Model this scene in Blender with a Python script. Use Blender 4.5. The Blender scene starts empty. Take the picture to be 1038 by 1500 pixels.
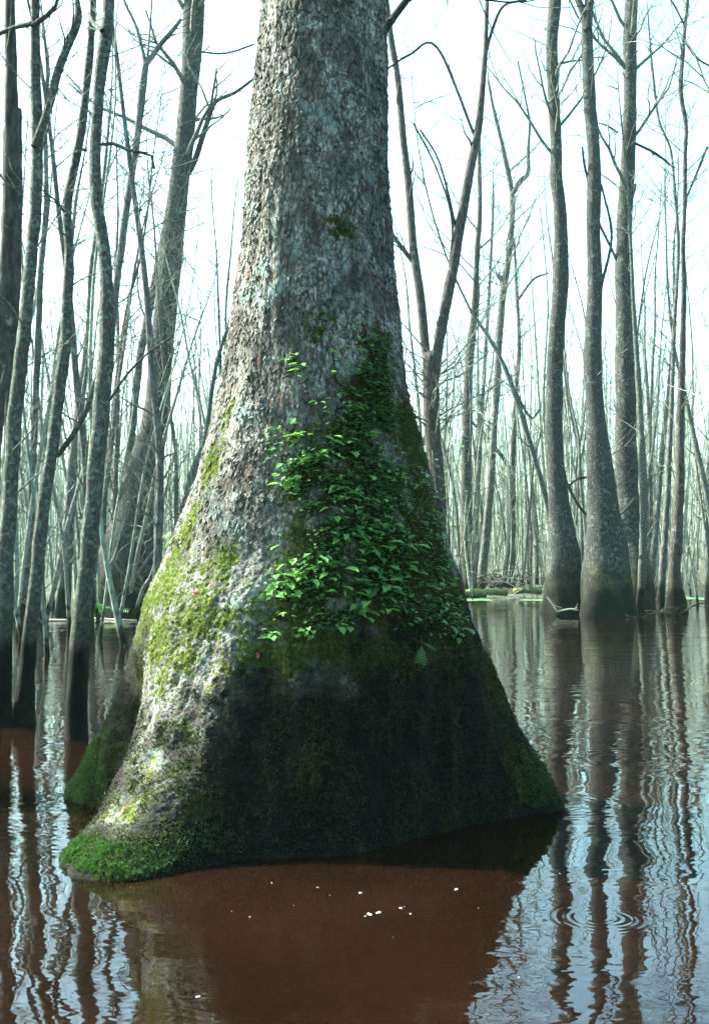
import bpy, math, random
import numpy as np
from mathutils import Vector

# ------------------------------------------------------------------ camera, sky, sun, exposure
SC = bpy.context.scene
COL = SC.collection
FPX, CX, CY, HORIZON, CAMH = 1667.0, 519.0, 750.0, 830.0, 1.4     # photo is 1038 x 1500
PITCH = math.atan((HORIZON - CY) / FPX)
cam_d = bpy.data.cameras.new('camera')
cam = bpy.data.objects.new('camera', cam_d)
COL.objects.link(cam)
cam_d.sensor_fit = 'VERTICAL'
cam_d.sensor_height = 36.0
cam_d.lens = 36.0 * FPX / 1500.0
cam_d.clip_end = 1500
cam.location = (0, 0, CAMH)
cam.rotation_euler = (math.pi / 2 + PITCH, 0, 0)
cam_d.dof.use_dof = True
cam_d.dof.focus_distance = 5.9
cam_d.dof.aperture_fstop = 13.0
SC.camera = cam

SUN_EL, SUN_AZ = math.radians(40), math.radians(-68)               # azimuth clockwise from +Y
SUN_DIR = Vector((math.sin(SUN_AZ) * math.cos(SUN_EL), math.cos(SUN_AZ) * math.cos(SUN_EL), math.sin(SUN_EL)))
world = bpy.data.worlds.new('World')
SC.world = world
world.use_nodes = True
wn = world.node_tree.nodes
wn.clear()
w_sky = wn.new('ShaderNodeTexSky')
w_sky.sky_type = 'NISHITA'
w_sky.sun_disc = False
w_sky.sun_elevation = SUN_EL
w_sky.sun_rotation = SUN_AZ % (2 * math.pi)
w_sky.air_density = 1.0
w_sky.dust_density = 3.5
w_sky.ozone_density = 1.0
w_bg = wn.new('ShaderNodeBackground')
w_bg.inputs['Strength'].default_value = 0.15
w_out = wn.new('ShaderNodeOutputWorld')
w_tint = wn.new('ShaderNodeMix')
w_tint.data_type = 'RGBA'
w_tint.blend_type = 'MULTIPLY'
w_tint.inputs[0].default_value = 1.0
w_tint.inputs[7].default_value = (0.80, 1.08, 0.97, 1)
world.node_tree.links.new(w_sky.outputs[0], w_tint.inputs[6])
world.node_tree.links.new(w_tint.outputs[2], w_bg.inputs[0])
world.node_tree.links.new(w_bg.outputs[0], w_out.inputs[0])
sun_d = bpy.data.lights.new('sun', 'SUN')
sun_d.energy = 5.0
sun_d.angle = math.radians(0.5)
sun_d.color = (1.0, 0.97, 0.84)
sun = bpy.data.objects.new('sun', sun_d)
COL.objects.link(sun)
sun.rotation_euler = (-SUN_DIR).to_track_quat('-Z', 'Y').to_euler()
SC.view_settings.view_transform = 'Standard'
SC.view_settings.look = 'None'
SC.view_settings.gamma = 1.0
SC.view_settings.use_curve_mapping = False
SC.view_settings.exposure = 2.6
SC.render.engine = 'CYCLES'
SC.cycles.max_bounces = 6
SC.cycles.diffuse_bounces = 3
SC.cycles.glossy_bounces = 3
SC.cycles.transmission_bounces = 3
SC.cycles.volume_bounces = 1
SC.cycles.sample_clamp_indirect = 5.0
SC.cycles.caustics_reflective = False
SC.cycles.caustics_refractive = False
HAZE_DENSITY = 0.0002

rng = np.random.default_rng(7)
random.seed(7)

# ------------------------------------------------------------------ projection helpers
_c, _s = math.cos(PITCH), math.sin(PITCH)
def ray(px, py):
    u, v = (px - CX) / FPX, -(py - CY) / FPX
    return np.array((u, _c - v * _s, _s + v * _c))
def P(px, py, Y):
    d = ray(px, py)
    t = Y / d[1]
    return np.array((d[0] * t, Y, CAMH + d[2] * t))
def W(px, py, z=0.0):
    d = ray(px, py)
    t = (z - CAMH) / d[2]
    return np.array((d[0] * t, d[1] * t, z))
def project(v):
    x, y, z = v[:, 0], v[:, 1], v[:, 2] - CAMH
    dep = y * _c + z * _s
    up = -y * _s + z * _c
    return CX + FPX * x / dep, CY - FPX * up / dep, dep

# ------------------------------------------------------------------ noise
def _hash(ix, iy, iz, seed):
    with np.errstate(over='ignore'):
        h = (ix.astype(np.uint32) * np.uint32(374761393) + iy.astype(np.uint32) * np.uint32(668265263)
             + iz.astype(np.uint32) * np.uint32(2147483647) + np.uint32(seed * 974711 + 12345))
        h = (h ^ (h >> np.uint32(13))) * np.uint32(1274126177)
        h = (h ^ (h >> np.uint32(15))) * np.uint32(2246822519)
        h = h ^ (h >> np.uint32(16))
    return h.astype(np.float64) / 4294967296.0
def vnoise(p, seed=0):
    i = np.floor(p).astype(np.int64)
    f = p - i
    f = f * f * f * (f * (f * 6 - 15) + 10)
    r = 0
    for dx in (0, 1):
        wx = f[:, 0] if dx else 1 - f[:, 0]
        for dy in (0, 1):
            wy = f[:, 1] if dy else 1 - f[:, 1]
            for dz in (0, 1):
                wz = f[:, 2] if dz else 1 - f[:, 2]
                r = r + wx * wy * wz * _hash(i[:, 0] + dx, i[:, 1] + dy, i[:, 2] + dz, seed)
    return r * 2 - 1
def fbm(p, octv=3, seed=0):
    a, r, n = 1.0, 0.0, 0.0
    for k in range(octv):
        r = r + a * vnoise(p * (2.03 ** k), seed + k)
        n += a
        a *= 0.5
    return r / n
def worley(p, seed=0):
    i = np.floor(p).astype(np.int64)
    f = p - i
    f1 = np.full(len(p), 9.0)
    f2 = np.full(len(p), 9.0)
    idr = np.zeros(len(p))
    for dx in (-1, 0, 1):
        for dy in (-1, 0, 1):
            for dz in (-1, 0, 1):
                a, b, c = i[:, 0] + dx, i[:, 1] + dy, i[:, 2] + dz
                d = np.sqrt((dx + _hash(a, b, c, seed) - f[:, 0]) ** 2 + (dy + _hash(a, b, c, seed + 1) - f[:, 1]) ** 2
                            + (dz + _hash(a, b, c, seed + 2) - f[:, 2]) ** 2)
                m = d < f1
                f2 = np.where(m, f1, np.minimum(f2, d))
                idr = np.where(m, _hash(a, b, c, seed + 3), idr)
                f1 = np.where(m, d, f1)
    return f1, f2, idr
def sstep(a, b, x):
    t = np.clip((x - a) / (b - a), 0, 1)
    return t * t * (3 - 2 * t)

# ------------------------------------------------------------------ object helpers
def tag(o, label=None, cat=None, group=None, kind=None):
    if label: o['label'] = label
    if cat: o['category'] = cat
    if group: o['group'] = group
    if kind: o['kind'] = kind
    return o
def empty(name, loc):
    o = bpy.data.objects.new(name, None)
    o.empty_display_size = 0.2
    COL.objects.link(o)
    o.location = loc
    return o
class Acc:
    """collects tubes and faces of ONE mesh"""
    def __init__(self):
        self.v, self.q, self.t, self.n = [], [], [], 0
    def add(self, v, q=None, t=None):
        v = np.asarray(v, float).reshape(-1, 3)
        if q is not None and len(q): self.q.append(np.asarray(q, np.int64) + self.n)
        if t is not None and len(t): self.t.append(np.asarray(t, np.int64) + self.n)
        self.v.append(v)
        self.n += len(v)
    def tube(self, path, rad, sides=6, cap0=False, cap1=True, rough=0.0, lobes=None):
        path = np.asarray(path, float)
        rad = np.asarray(rad, float)
        n = len(path)
        tan = np.gradient(path, axis=0)
        tan /= np.linalg.norm(tan, axis=1)[:, None] + 1e-9
        ref = np.array((0.0, 1.0, 0.0)) if abs(tan[:, 1]).mean() < 0.8 else np.array((0.0, 0.0, 1.0))
        a = np.cross(tan, ref)
        a /= np.linalg.norm(a, axis=1)[:, None] + 1e-9
        b = np.cross(tan, a)
        th = np.linspace(0, 2 * np.pi, sides, endpoint=False)
        R = np.repeat(rad[:, None], sides, 1)
        if lobes is not None: R = R * lobes(th)
        pts = path[:, None, :] + R[..., None] * (np.cos(th)[None, :, None] * a[:, None, :] + np.sin(th)[None, :, None] * b[:, None, :])
        if rough:
            f = pts.reshape(-1, 3)
            s = 0.5 / max(rad.mean(), 0.02)
            k = fbm(f * np.array((s, s, s * 0.5)), 3, 5).reshape(n, sides)
            pts = path[:, None, :] + (pts - path[:, None, :]) * (1 + rough * k)[..., None]
        v = pts.reshape(-1, 3)
        i = np.arange(n - 1)[:, None] * sides
        j = np.arange(sides)[None, :]
        j2 = (j + 1) % sides
        q = np.stack((i + j, i + j2, i + sides + j2, i + sides + j), -1).reshape(-1, 4)
        t = []
        if cap1:
            v = np.vstack((v, path[-1:] + tan[-1:] * rad[-1] * 0.5))
            t += [((n - 1) * sides + k, (n - 1) * sides + (k + 1) % sides, len(v) - 1) for k in range(sides)]
        if cap0:
            v = np.vstack((v, path[:1] - tan[:1] * rad[0] * 0.3))
            t += [((k + 1) % sides, k, len(v) - 1) for k in range(sides)]
        self.add(v, q, t)
    def mesh(self, name, smooth=True):
        me = bpy.data.meshes.new(name)
        v = np.vstack(self.v)
        q = np.vstack(self.q) if self.q else np.zeros((0, 4), np.int64)
        t = np.vstack(self.t) if self.t else np.zeros((0, 3), np.int64)
        me.vertices.add(len(v))
        me.vertices.foreach_set('co', v.astype(np.float32).ravel())
        loops = np.concatenate((q.ravel(), t.ravel()))
        me.loops.add(len(loops))
        me.loops.foreach_set('vertex_index', loops.astype(np.int32))
        me.polygons.add(len(q) + len(t))
        st = np.concatenate((np.arange(len(q)) * 4, len(q) * 4 + np.arange(len(t)) * 3))
        me.polygons.foreach_set('loop_start', st.astype(np.int32))
        if smooth: me.polygons.foreach_set('use_smooth', np.ones(len(q) + len(t), bool))
        me.update(calc_edges=True)
        return me
    def build(self, name, mat, parent=None, origin=None, smooth=True):
        if origin is not None:
            self.v = [x - np.asarray(origin)[None, :] for x in self.v]
        me = self.mesh(name, smooth)
        me.materials.append(mat)
        o = bpy.data.objects.new(name, me)
        COL.objects.link(o)
        if parent: o.parent = parent
        return o
def spline(pts, step):
    """Catmull-Rom through rows of pts (any columns), resampled about every `step` metres of the first three"""
    pts = np.asarray(pts, float)
    e = np.vstack((2 * pts[0] - pts[1], pts, 2 * pts[-1] - pts[-2]))
    out = []
    for k in range(len(pts) - 1):
        p0, p1, p2, p3 = e[k:k + 4]
        n = max(1, int(np.linalg.norm((p2 - p1)[:3]) / step))
        u = np.linspace(0, 1, n, endpoint=False)[:, None]
        out.append(0.5 * (2 * p1 + (p2 - p0) * u + (2 * p0 - 5 * p1 + 4 * p2 - p3) * u ** 2 + (3 * p1 - p0 - 3 * p2 + p3) * u ** 3))
    out.append(pts[-1:])
    return np.vstack(out)
def grow(acc, p, d, L, r, lvl, R, up=0.25, wander=0.25, kids=4, sides=5):
    """a bare branch with its side branches"""
    n = 6 if lvl > 0 else 4
    path, dirs = [np.array(p, float)], []
    d = np.array(d, float)
    d /= np.linalg.norm(d)
    for k in range(n):
        d = d + R.normal(0, wander, 3) * (0.6 if k else 0.2) + np.array((0, 0, up * 0.35))
        d /= np.linalg.norm(d)
        dirs.append(d)
        path.append(path[-1] + d * L / n)
    rad = np.linspace(r, max(r * 0.3, 0.003), n + 1)
    acc.tube(path, rad, sides if lvl > 0 else 3, cap1=False)
    if lvl > 0:
        for k in range(kids):
            t = R.uniform(0.25, 0.98)
            i = min(int(t * n), n - 1)
            q = path[i] + (path[i + 1] - path[i]) * (t * n - i)
            ax = R.normal(0, 1, 3)
            ax -= ax.dot(dirs[i]) * dirs[i]
            ax /= np.linalg.norm(ax) + 1e-9
            ang = R.uniform(0.45, 1.05)
            grow(acc, q, dirs[i] * math.cos(ang) + ax * math.sin(ang), L * R.uniform(0.35, 0.62), max(rad[i] * 0.6, 0.004), lvl - 1, R, up, wander, max(2, kids - 1), max(3, sides - 1))

# ------------------------------------------------------------------ materials
def new_mat(name):
    m = bpy.data.materials.new(name)
    m.use_nodes = True
    nt = m.node_tree
    nt.nodes.clear()
    out = nt.nodes.new('ShaderNodeOutputMaterial')
    b = nt.nodes.new('ShaderNodeBsdfPrincipled')
    nt.links.new(b.outputs[0], out.inputs[0])
    return m, nt, b, out
class NT:
    def __init__(self, nt): self.nt = nt
    def n(self, t, **kw):
        x = self.nt.nodes.new(t)
        for k, v in kw.items(): setattr(x, k, v)
        return x
    def l(self, a, b): self.nt.links.new(a, b)
    def val(self, inp, x):
        if hasattr(x, 'node'): self.l(x, inp)
        else: inp.default_value = x
    def noise(self, vec, scale, detail=4, rough=0.6):
        x = self.n('ShaderNodeTexNoise')
        x.inputs['Scale'].default_value = scale
        x.inputs['Detail'].default_value = detail
        x.inputs['Roughness'].default_value = rough
        self.l(vec, x.inputs['Vector'])
        return x.outputs['Fac']
    def ramp(self, fac, a, b, lo=0.0, hi=1.0):
        x = self.n('ShaderNodeMapRange', interpolation_type='SMOOTHSTEP')
        self.l(fac, x.inputs['Value'])
        for k, v in zip(('From Min', 'From Max', 'To Min', 'To Max'), (a, b, lo, hi)): x.inputs[k].default_value = v
        return x.outputs['Result']
    def math(self, op, a, b=0.0):
        x = self.n('ShaderNodeMath', operation=op)
        self.val(x.inputs[0], a)
        self.val(x.inputs[1], b)
        return x.outputs[0]
    def mix(self, fac, a, b, mode='MIX'):
        x = self.n('ShaderNodeMix', data_type='RGBA', blend_type=mode)
        self.val(x.inputs[0], fac)
        for s, c in ((x.inputs[6], a), (x.inputs[7], b)):
            if hasattr(c, 'node'): self.l(c, s)
            else: s.default_value = (*c, 1)
        return x.outputs[2]
    def scale(self, vec, sc):
        x = self.n('ShaderNodeMapping')
        x.inputs['Scale'].default_value = sc
        self.l(vec, x.inputs['Vector'])
        return x.outputs[0]

def bark_mat(name, dark, light, lichen=(0.36, 0.42, 0.38), lich=0.5, moss=0.3, stain_h=0.75, grain=7.0):
    m, nt, b, out = new_mat(name)
    g = NT(nt)
    co = g.n('ShaderNodeTexCoord').outputs['Object']
    pos = g.n('ShaderNodeNewGeometry').outputs['Position']
    sep = g.n('ShaderNodeSeparateXYZ')
    g.l(pos, sep.inputs[0])
    z = sep.outputs[2]
    st = g.scale(co, (1, 1, 0.28))
    n1 = g.noise(st, grain * 3, 5, 0.7)
    n2 = g.noise(co, 2.2, 4, 0.6)
    n3 = g.noise(co, grain, 3, 0.6)
    c = g.mix(g.ramp(n1, 0.35, 0.65), dark, light)
    c = g.mix(g.math('MULTIPLY', g.ramp(n3, 0.52, 0.62), g.ramp(n2, 0.55 - 0.2 * lich, 0.75 - 0.2 * lich)), c, lichen)
    if moss:
        mh = g.math('ADD', z, g.math('MULTIPLY', n2, -2.4))
        c = g.mix(g.math('MULTIPLY', g.ramp(mh, 0.6, -0.6), g.math('MULTIPLY', g.ramp(n3, 0.4, 0.6), moss)), c, (0.05, 0.06, 0.014))
    zz = g.math('ADD', z, g.math('ADD', g.math('MULTIPLY', g.math('SUBTRACT', n2, 0.5), 2.2), g.math('MULTIPLY', g.math('SUBTRACT', n1, 0.5), 0.5)))
    c = g.mix(g.ramp(zz, stain_h * 1.7, stain_h * 0.35), c, (0.007, 0.007, 0.006))
    g.l(c, b.inputs['Base Color'])
    b.inputs['Roughness'].default_value = 0.85
    b.inputs['Specular IOR Level'].default_value = 0.1
    bump = g.n('ShaderNodeBump')
    bump.inputs['Strength'].default_value = 1.0
    bump.inputs['Distance'].default_value = 0.045
    g.l(n1, bump.inputs['Height'])
    g.l(bump.outputs[0], b.inputs['Normal'])
    return m
M_GREY = bark_mat('bark_grey', (0.040, 0.040, 0.038), (0.125, 0.13, 0.122), lichen=(0.21, 0.25, 0.23), lich=0.5, moss=0.6)
M_BROWN = bark_mat('bark_brown', (0.028, 0.026, 0.024), (0.085, 0.078, 0.072), lichen=(0.19, 0.21, 0.19), lich=0.25, moss=0.4)
M_LICHEN = bark_mat('bark_lichen', (0.036, 0.040, 0.034), (0.13, 0.14, 0.125), lichen=(0.17, 0.235, 0.205), lich=1.3, moss=0.5, grain=24)
M_PALE = bark_mat('bark_pale', (0.10, 0.10, 0.085), (0.24, 0.24, 0.20), lich=0.4, moss=0.1, stain_h=0.3)
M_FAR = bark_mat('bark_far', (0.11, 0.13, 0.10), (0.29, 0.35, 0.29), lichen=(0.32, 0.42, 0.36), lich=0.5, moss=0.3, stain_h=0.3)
M_STOUT = bark_mat('bark_stout', (0.017, 0.018, 0.018), (0.06, 0.064, 0.062), lichen=(0.10, 0.125, 0.115), lich=0.7, moss=0.85, stain_h=0.95, grain=10.0)
M_TWIG = bark_mat('twig_bark', (0.06, 0.066, 0.052), (0.20, 0.225, 0.185), lich=0.3, moss=0.0, stain_h=0.2, grain=14)
M_DEAD = bark_mat('dead_wood', (0.008, 0.0075, 0.006), (0.028, 0.025, 0.021), lich=0.2, moss=0.3, stain_h=0.05)

def leaf_mat(name, c1, c2, trans=0.4, rough=0.45):
    m, nt, b, out = new_mat(name)
    g = NT(nt)
    oi = g.n('ShaderNodeObjectInfo').outputs['Random']
    pos = g.n('ShaderNodeNewGeometry').outputs['Position']
    f = g.math('ADD', g.math('MULTIPLY', oi, 0.75), g.ramp(g.noise(pos, 60, 3), 0.3, 0.7, -0.15, 0.4))
    c = g.mix(f, c1, c2)
    g.l(c, b.inputs['Base Color'])
    b.inputs['Roughness'].default_value = rough
    tr = g.n('ShaderNodeBsdfTranslucent')
    g.l(g.mix(0.5, c, (c2[0] * 1.5, c2[1] * 1.5, c2[2] * 0.7)), tr.inputs[0])
    mx = g.n('ShaderNodeMixShader')
    mx.inputs[0].default_value = trans
    g.l(b.outputs[0], mx.inputs[1])
    g.l(tr.outputs[0], mx.inputs[2])
    g.l(mx.outputs[0], out.inputs[0])
    return m
M_LEAF = leaf_mat('vine_leaf_green', (0.04, 0.14, 0.048), (0.17, 0.37, 0.08))
M_LEAFDARK = leaf_mat('small_leaf_green', (0.022, 0.08, 0.03), (0.06, 0.18, 0.055), 0.3)
M_FERN = leaf_mat('fern_green', (0.03, 0.13, 0.025), (0.07, 0.24, 0.04), 0.4)
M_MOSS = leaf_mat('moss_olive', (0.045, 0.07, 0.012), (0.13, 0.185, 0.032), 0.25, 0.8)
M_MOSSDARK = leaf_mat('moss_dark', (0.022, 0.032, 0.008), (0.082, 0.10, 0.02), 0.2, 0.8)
M_MOSSDEEP = leaf_mat('moss_deep', (0.010, 0.016, 0.004), (0.042, 0.055, 0.011), 0.2, 0.8)
M_MOSSMID = leaf_mat('moss_mid', (0.014, 0.032, 0.007), (0.05, 0.105, 0.018), 0.2, 0.8)
M_MOSSBRIGHT = leaf_mat('moss_bright', (0.008, 0.036, 0.008), (0.038, 0.13, 0.020), 0.35, 0.7)

def trunk_mat():
    m, nt, b, out = new_mat('flaking_bark')
    g = NT(nt)
    co = g.n('ShaderNodeTexCoord').outputs['Object']
    at = g.n('ShaderNodeAttribute', attribute_name='mask')
    sp = g.n('ShaderNodeSeparateColor')
    g.l(at.outputs['Color'], sp.inputs[0])
    moss, stain_shade, pid = sp.outputs[0], sp.outputs[1], sp.outputs[2]
    crack = at.outputs['Alpha']
    st = g.scale(co, (1, 1, 0.45))
    n_f = g.noise(st, 70, 5, 0.7)
    n_m = g.noise(co, 16, 4, 0.65)
    n_b = g.noise(co, 3.2, 4, 0.6)
    n_g = g.noise(co, 150, 3, 0.6)
    c = g.mix(pid, (0.135, 0.13, 0.117), (0.40, 0.40, 0.355))
    c = g.mix(g.ramp(n_f, 0.40, 0.60), g.mix(0.8, c, (0.032, 0.030, 0.028)), c)
    c = g.mix(g.math('MULTIPLY', g.ramp(g.noise(st, 24, 5, 0.7), 0.54, 0.64), 0.65), c, (0.045, 0.043, 0.04))
    c = g.mix(g.math('MULTIPLY', g.math('MULTIPLY', g.ramp(n_m, 0.50, 0.60), g.ramp(g.noise(co, 42, 4, 0.7), 0.42, 0.58)), 0.9), c, (0.47, 0.51, 0.46))          # pale crust lichen
    c = g.mix(g.math('MULTIPLY', g.ramp(n_b, 0.52, 0.66), g.ramp(n_m, 0.42, 0.56)), c, (0.20, 0.29, 0.26))   # blue-green lichen
    big = g.noise(g.scale(co, (1, 1, .55)), 4.5, 5, 0.65)
    c = g.mix(g.ramp(big, 0.56, 0.40, 0.0, 0.72), c, (0.06, 0.055, 0.05))
    c = g.mix(g.math('MULTIPLY', g.ramp(g.noise(g.scale(co, (1, 1, .3)), 20, 4, 0.7), 0.56, 0.66), g.ramp(big, 0.5, 0.38)), c, (0.13, 0.09, 0.065))
    red = g.math('MULTIPLY', g.ramp(g.noise(st, 13, 4, 0.65), 0.56, 0.64), g.math('MULTIPLY', g.ramp(n_f, 0.62, 0.48), g.ramp(g.noise(co, 2.6, 2, 0.5), 0.52, 0.62)))
    c = g.mix(g.math('MULTIPLY', red, 0.75), c, (0.22, 0.075, 0.045))                                # bared inner bark
    c = g.mix(g.math('MULTIPLY', crack, 0.8), c, (0.028, 0.021, 0.018))
    wet = g.mix(g.ramp(g.noise(co, 75, 4, 0.75), 0.46, 0.66), (0.0018, 0.0018, 0.0014), (0.026, 0.025, 0.019))
    wet = g.mix(g.ramp(n_b, 0.55, 0.38, 0.0, 0.65), wet, (0.006, 0.006, 0.005))
    c = g.mix(stain_shade, c, wet)
    mo = g.mix(g.ramp(g.noise(co, 55, 3, 0.6), 0.36, 0.62), (0.035, 0.048, 0.010), (0.135, 0.175, 0.038))
    mo = g.mix(g.math('MULTIPLY', stain_shade, 0.9), mo, g.mix(g.ramp(n_g, 0.45, 0.7), (0.004, 0.006, 0.002), (0.022, 0.034, 0.008)))
    c = g.mix(g.ramp(g.math('ADD', moss, g.math('MULTIPLY', g.math('SUBTRACT', g.noise(co, 30, 4, 0.7), 0.5), 1.8)), 0.32, 0.66), c, mo)
    g.l(c, b.inputs['Base Color'])
    b.inputs['Roughness'].default_value = 0.9
    b.inputs['Specular IOR Level'].default_value = 0.12
    bump = g.n('ShaderNodeBump')
    bump.inputs['Strength'].default_value = 1.0
    bump.inputs['Distance'].default_value = 0.018
    g.l(g.math('ADD', n_f, g.math('MULTIPLY', n_g, 0.5)), bump.inputs['Height'])
    g.l(bump.outputs[0], b.inputs['Normal'])
    return m
M_TRUNK = trunk_mat()

def water_mat():
    m, nt, b, out = new_mat('muddy_water')
    g = NT(nt)
    pos = g.n('ShaderNodeNewGeometry').outputs['Position']
    n0 = g.noise(pos, 0.8, 3, 0.5)
    c = g.mix(g.ramp(n0, 0.3, 0.7), (0.0042, 0.0019, 0.001), (0.0085, 0.0037, 0.0021))
    g.l(c, b.inputs['Base Color'])
    b.inputs['Roughness'].default_value = 0.015
    b.inputs['IOR'].default_value = 1.36
    sx = g.scale(pos, (1.0, 1.6, 1.0))
    h = g.math('MULTIPLY', g.noise(sx, 1.3, 1, 0.4), 0.0060)
    amp = g.ramp(g.noise(pos, 0.42, 3, 0.55), 0.36, 0.64, 0.10, 1.1)
    h = g.math('ADD', h, g.math('MULTIPLY', g.math('MULTIPLY', g.noise(sx, 3.2, 3, 0.42), amp), 0.0074))
    h = g.math('ADD', h, g.math('MULTIPLY', g.math('MULTIPLY', g.noise(sx, 13.0, 1, 0.5), amp), 0.0006))
    for (px, py), R, lam, am in (((885, 1345), 0.27, 0.036, 0.00014), ((925, 1112), 0.8, 0.10, 0.00030), ((850, 1085), 0.9, 0.12, 0.00030), ((815, 1178), 0.6, 0.06, 0.0002)):
        p = W(px, py)
        d = g.n('ShaderNodeVectorMath', operation='DISTANCE')
        g.l(pos, d.inputs[0])
        d.inputs[1].default_value = tuple(p)
        r = d.outputs['Value']
        ring = g.math('MULTIPLY', g.math('MULTIPLY', g.ramp(g.noise(pos, 4.5, 2), 0.42, 0.6, 0.1, 1.0), g.math('SINE', g.math('MULTIPLY', r, 2 * math.pi / lam))), g.ramp(r, R * 0.45, R, am, 0.0))
        h = g.math('ADD', h, ring)
    b.inputs['Subsurface Weight'].default_value = 1.0
    b.inputs['Subsurface Radius'].default_value = (1.0, 0.6, 0.4)
    b.inputs['Subsurface Scale'].default_value = 0.10
    bump = g.n('ShaderNodeBump')
    bump.inputs['Strength'].default_value = 1.0
    bump.inputs['Distance'].default_value = 1.0
    g.l(h, bump.inputs['Height'])
    g.l(bump.outputs[0], b.inputs['Normal'])
    return m
M_WATER = water_mat()

def plain_mat(name, c1, c2, scale=6, rough=0.9):
    m, nt, b, out = new_mat(name)
    g = NT(nt)
    pos = g.n('ShaderNodeNewGeometry').outputs['Position']
    g.l(g.mix(g.ramp(g.noise(pos, scale, 5, 0.65), 0.35, 0.65), c1, c2), b.inputs['Base Color'])
    b.inputs['Roughness'].default_value = rough
    return m
M_SOIL = plain_mat('leaf_litter', (0.02, 0.028, 0.012), (0.055, 0.062, 0.03), 1.5)
M_FOAM = plain_mat('foam_white', (0.25, 0.24, 0.21), (0.5, 0.5, 0.47), 60, 0.5)
M_WEED = plain_mat('duckweed', (0.03, 0.09, 0.03), (0.09, 0.22, 0.07), 5)
M_LOGMOSS = plain_mat('mossy_log', (0.05, 0.085, 0.015), (0.13, 0.17, 0.03), 4)
M_RED = plain_mat('red_leaf', (0.12, 0.02, 0.02), (0.22, 0.04, 0.04), 30)
M_STICK = plain_mat('bleached_stick', (0.30, 0.27, 0.22), (0.45, 0.41, 0.34), 12)

# ------------------------------------------------------------------ setting: water, far bank, air
def grid_sheet(name, x0, x1, y0, y1, nx, ny, zf, mat):
    xs, ys = np.meshgrid(np.linspace(x0, x1, nx), np.linspace(y0, y1, ny))
    v = np.stack((xs.ravel(), ys.ravel(), zf(xs.ravel(), ys.ravel())), 1)
    i = (np.arange(ny - 1)[:, None] * nx + np.arange(nx - 1)[None, :]).ravel()
    a = Acc()
    a.add(v, np.stack((i, i + 1, i + nx + 1, i + nx), 1))
    o = a.build(name, mat)
    return tag(o, kind='structure')
tag(grid_sheet('water', -160, 160, -75, 230, 3, 3, lambda x, y: x * 0, M_WATER), 'brown muddy flood water between the trees')
def bank_z(x, y):
    p = np.stack((x * 0.12, y * 0.12, x * 0), 1)
    edge = 54 + 5 * vnoise(p * 0.5, 3) + np.where(x < 0, -4, 0)
    return np.clip((y - edge) * 0.05, -0.25, 2.2) + 0.10 * fbm(p * 3, 3, 9)
tag(grid_sheet('far_bank', -155, 155, 40, 228, 110, 80, bank_z, M_SOIL), 'leaf littered bank behind the flooded trees')
hz = Acc()
hx0, hx1, hy0, hy1, hz0, hz1 = -170, 170, -85, 240, -1.3, 27
hz.add([(hx0, hy0, hz0), (hx1, hy0, hz0), (hx1, hy1, hz0), (hx0, hy1, hz0), (hx0, hy0, hz1), (hx1, hy0, hz1), (hx1, hy1, hz1), (hx0, hy1, hz1)],
       [(0, 3, 2, 1), (4, 5, 6, 7), (0, 1, 5, 4), (1, 2, 6, 5), (2, 3, 7, 6), (3, 0, 4, 7)])
hm = bpy.data.materials.new('pale_air')
hm.use_nodes = True
hm.node_tree.nodes.clear()
h_out = hm.node_tree.nodes.new('ShaderNodeOutputMaterial')
h_vol = hm.node_tree.nodes.new('ShaderNodeVolumePrincipled')
h_vol.inputs['Color'].default_value = (0.62, 1.0, 0.87, 1)
h_vol.inputs['Density'].default_value = HAZE_DENSITY
h_vol.inputs['Anisotropy'].default_value = 0.2
hm.node_tree.links.new(h_vol.outputs[0], h_out.inputs['Volume'])
if HAZE_DENSITY > 0:
    tag(hz.build('haze', hm, smooth=False), 'pale mint haze among the far trees', kind='stuff')

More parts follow.
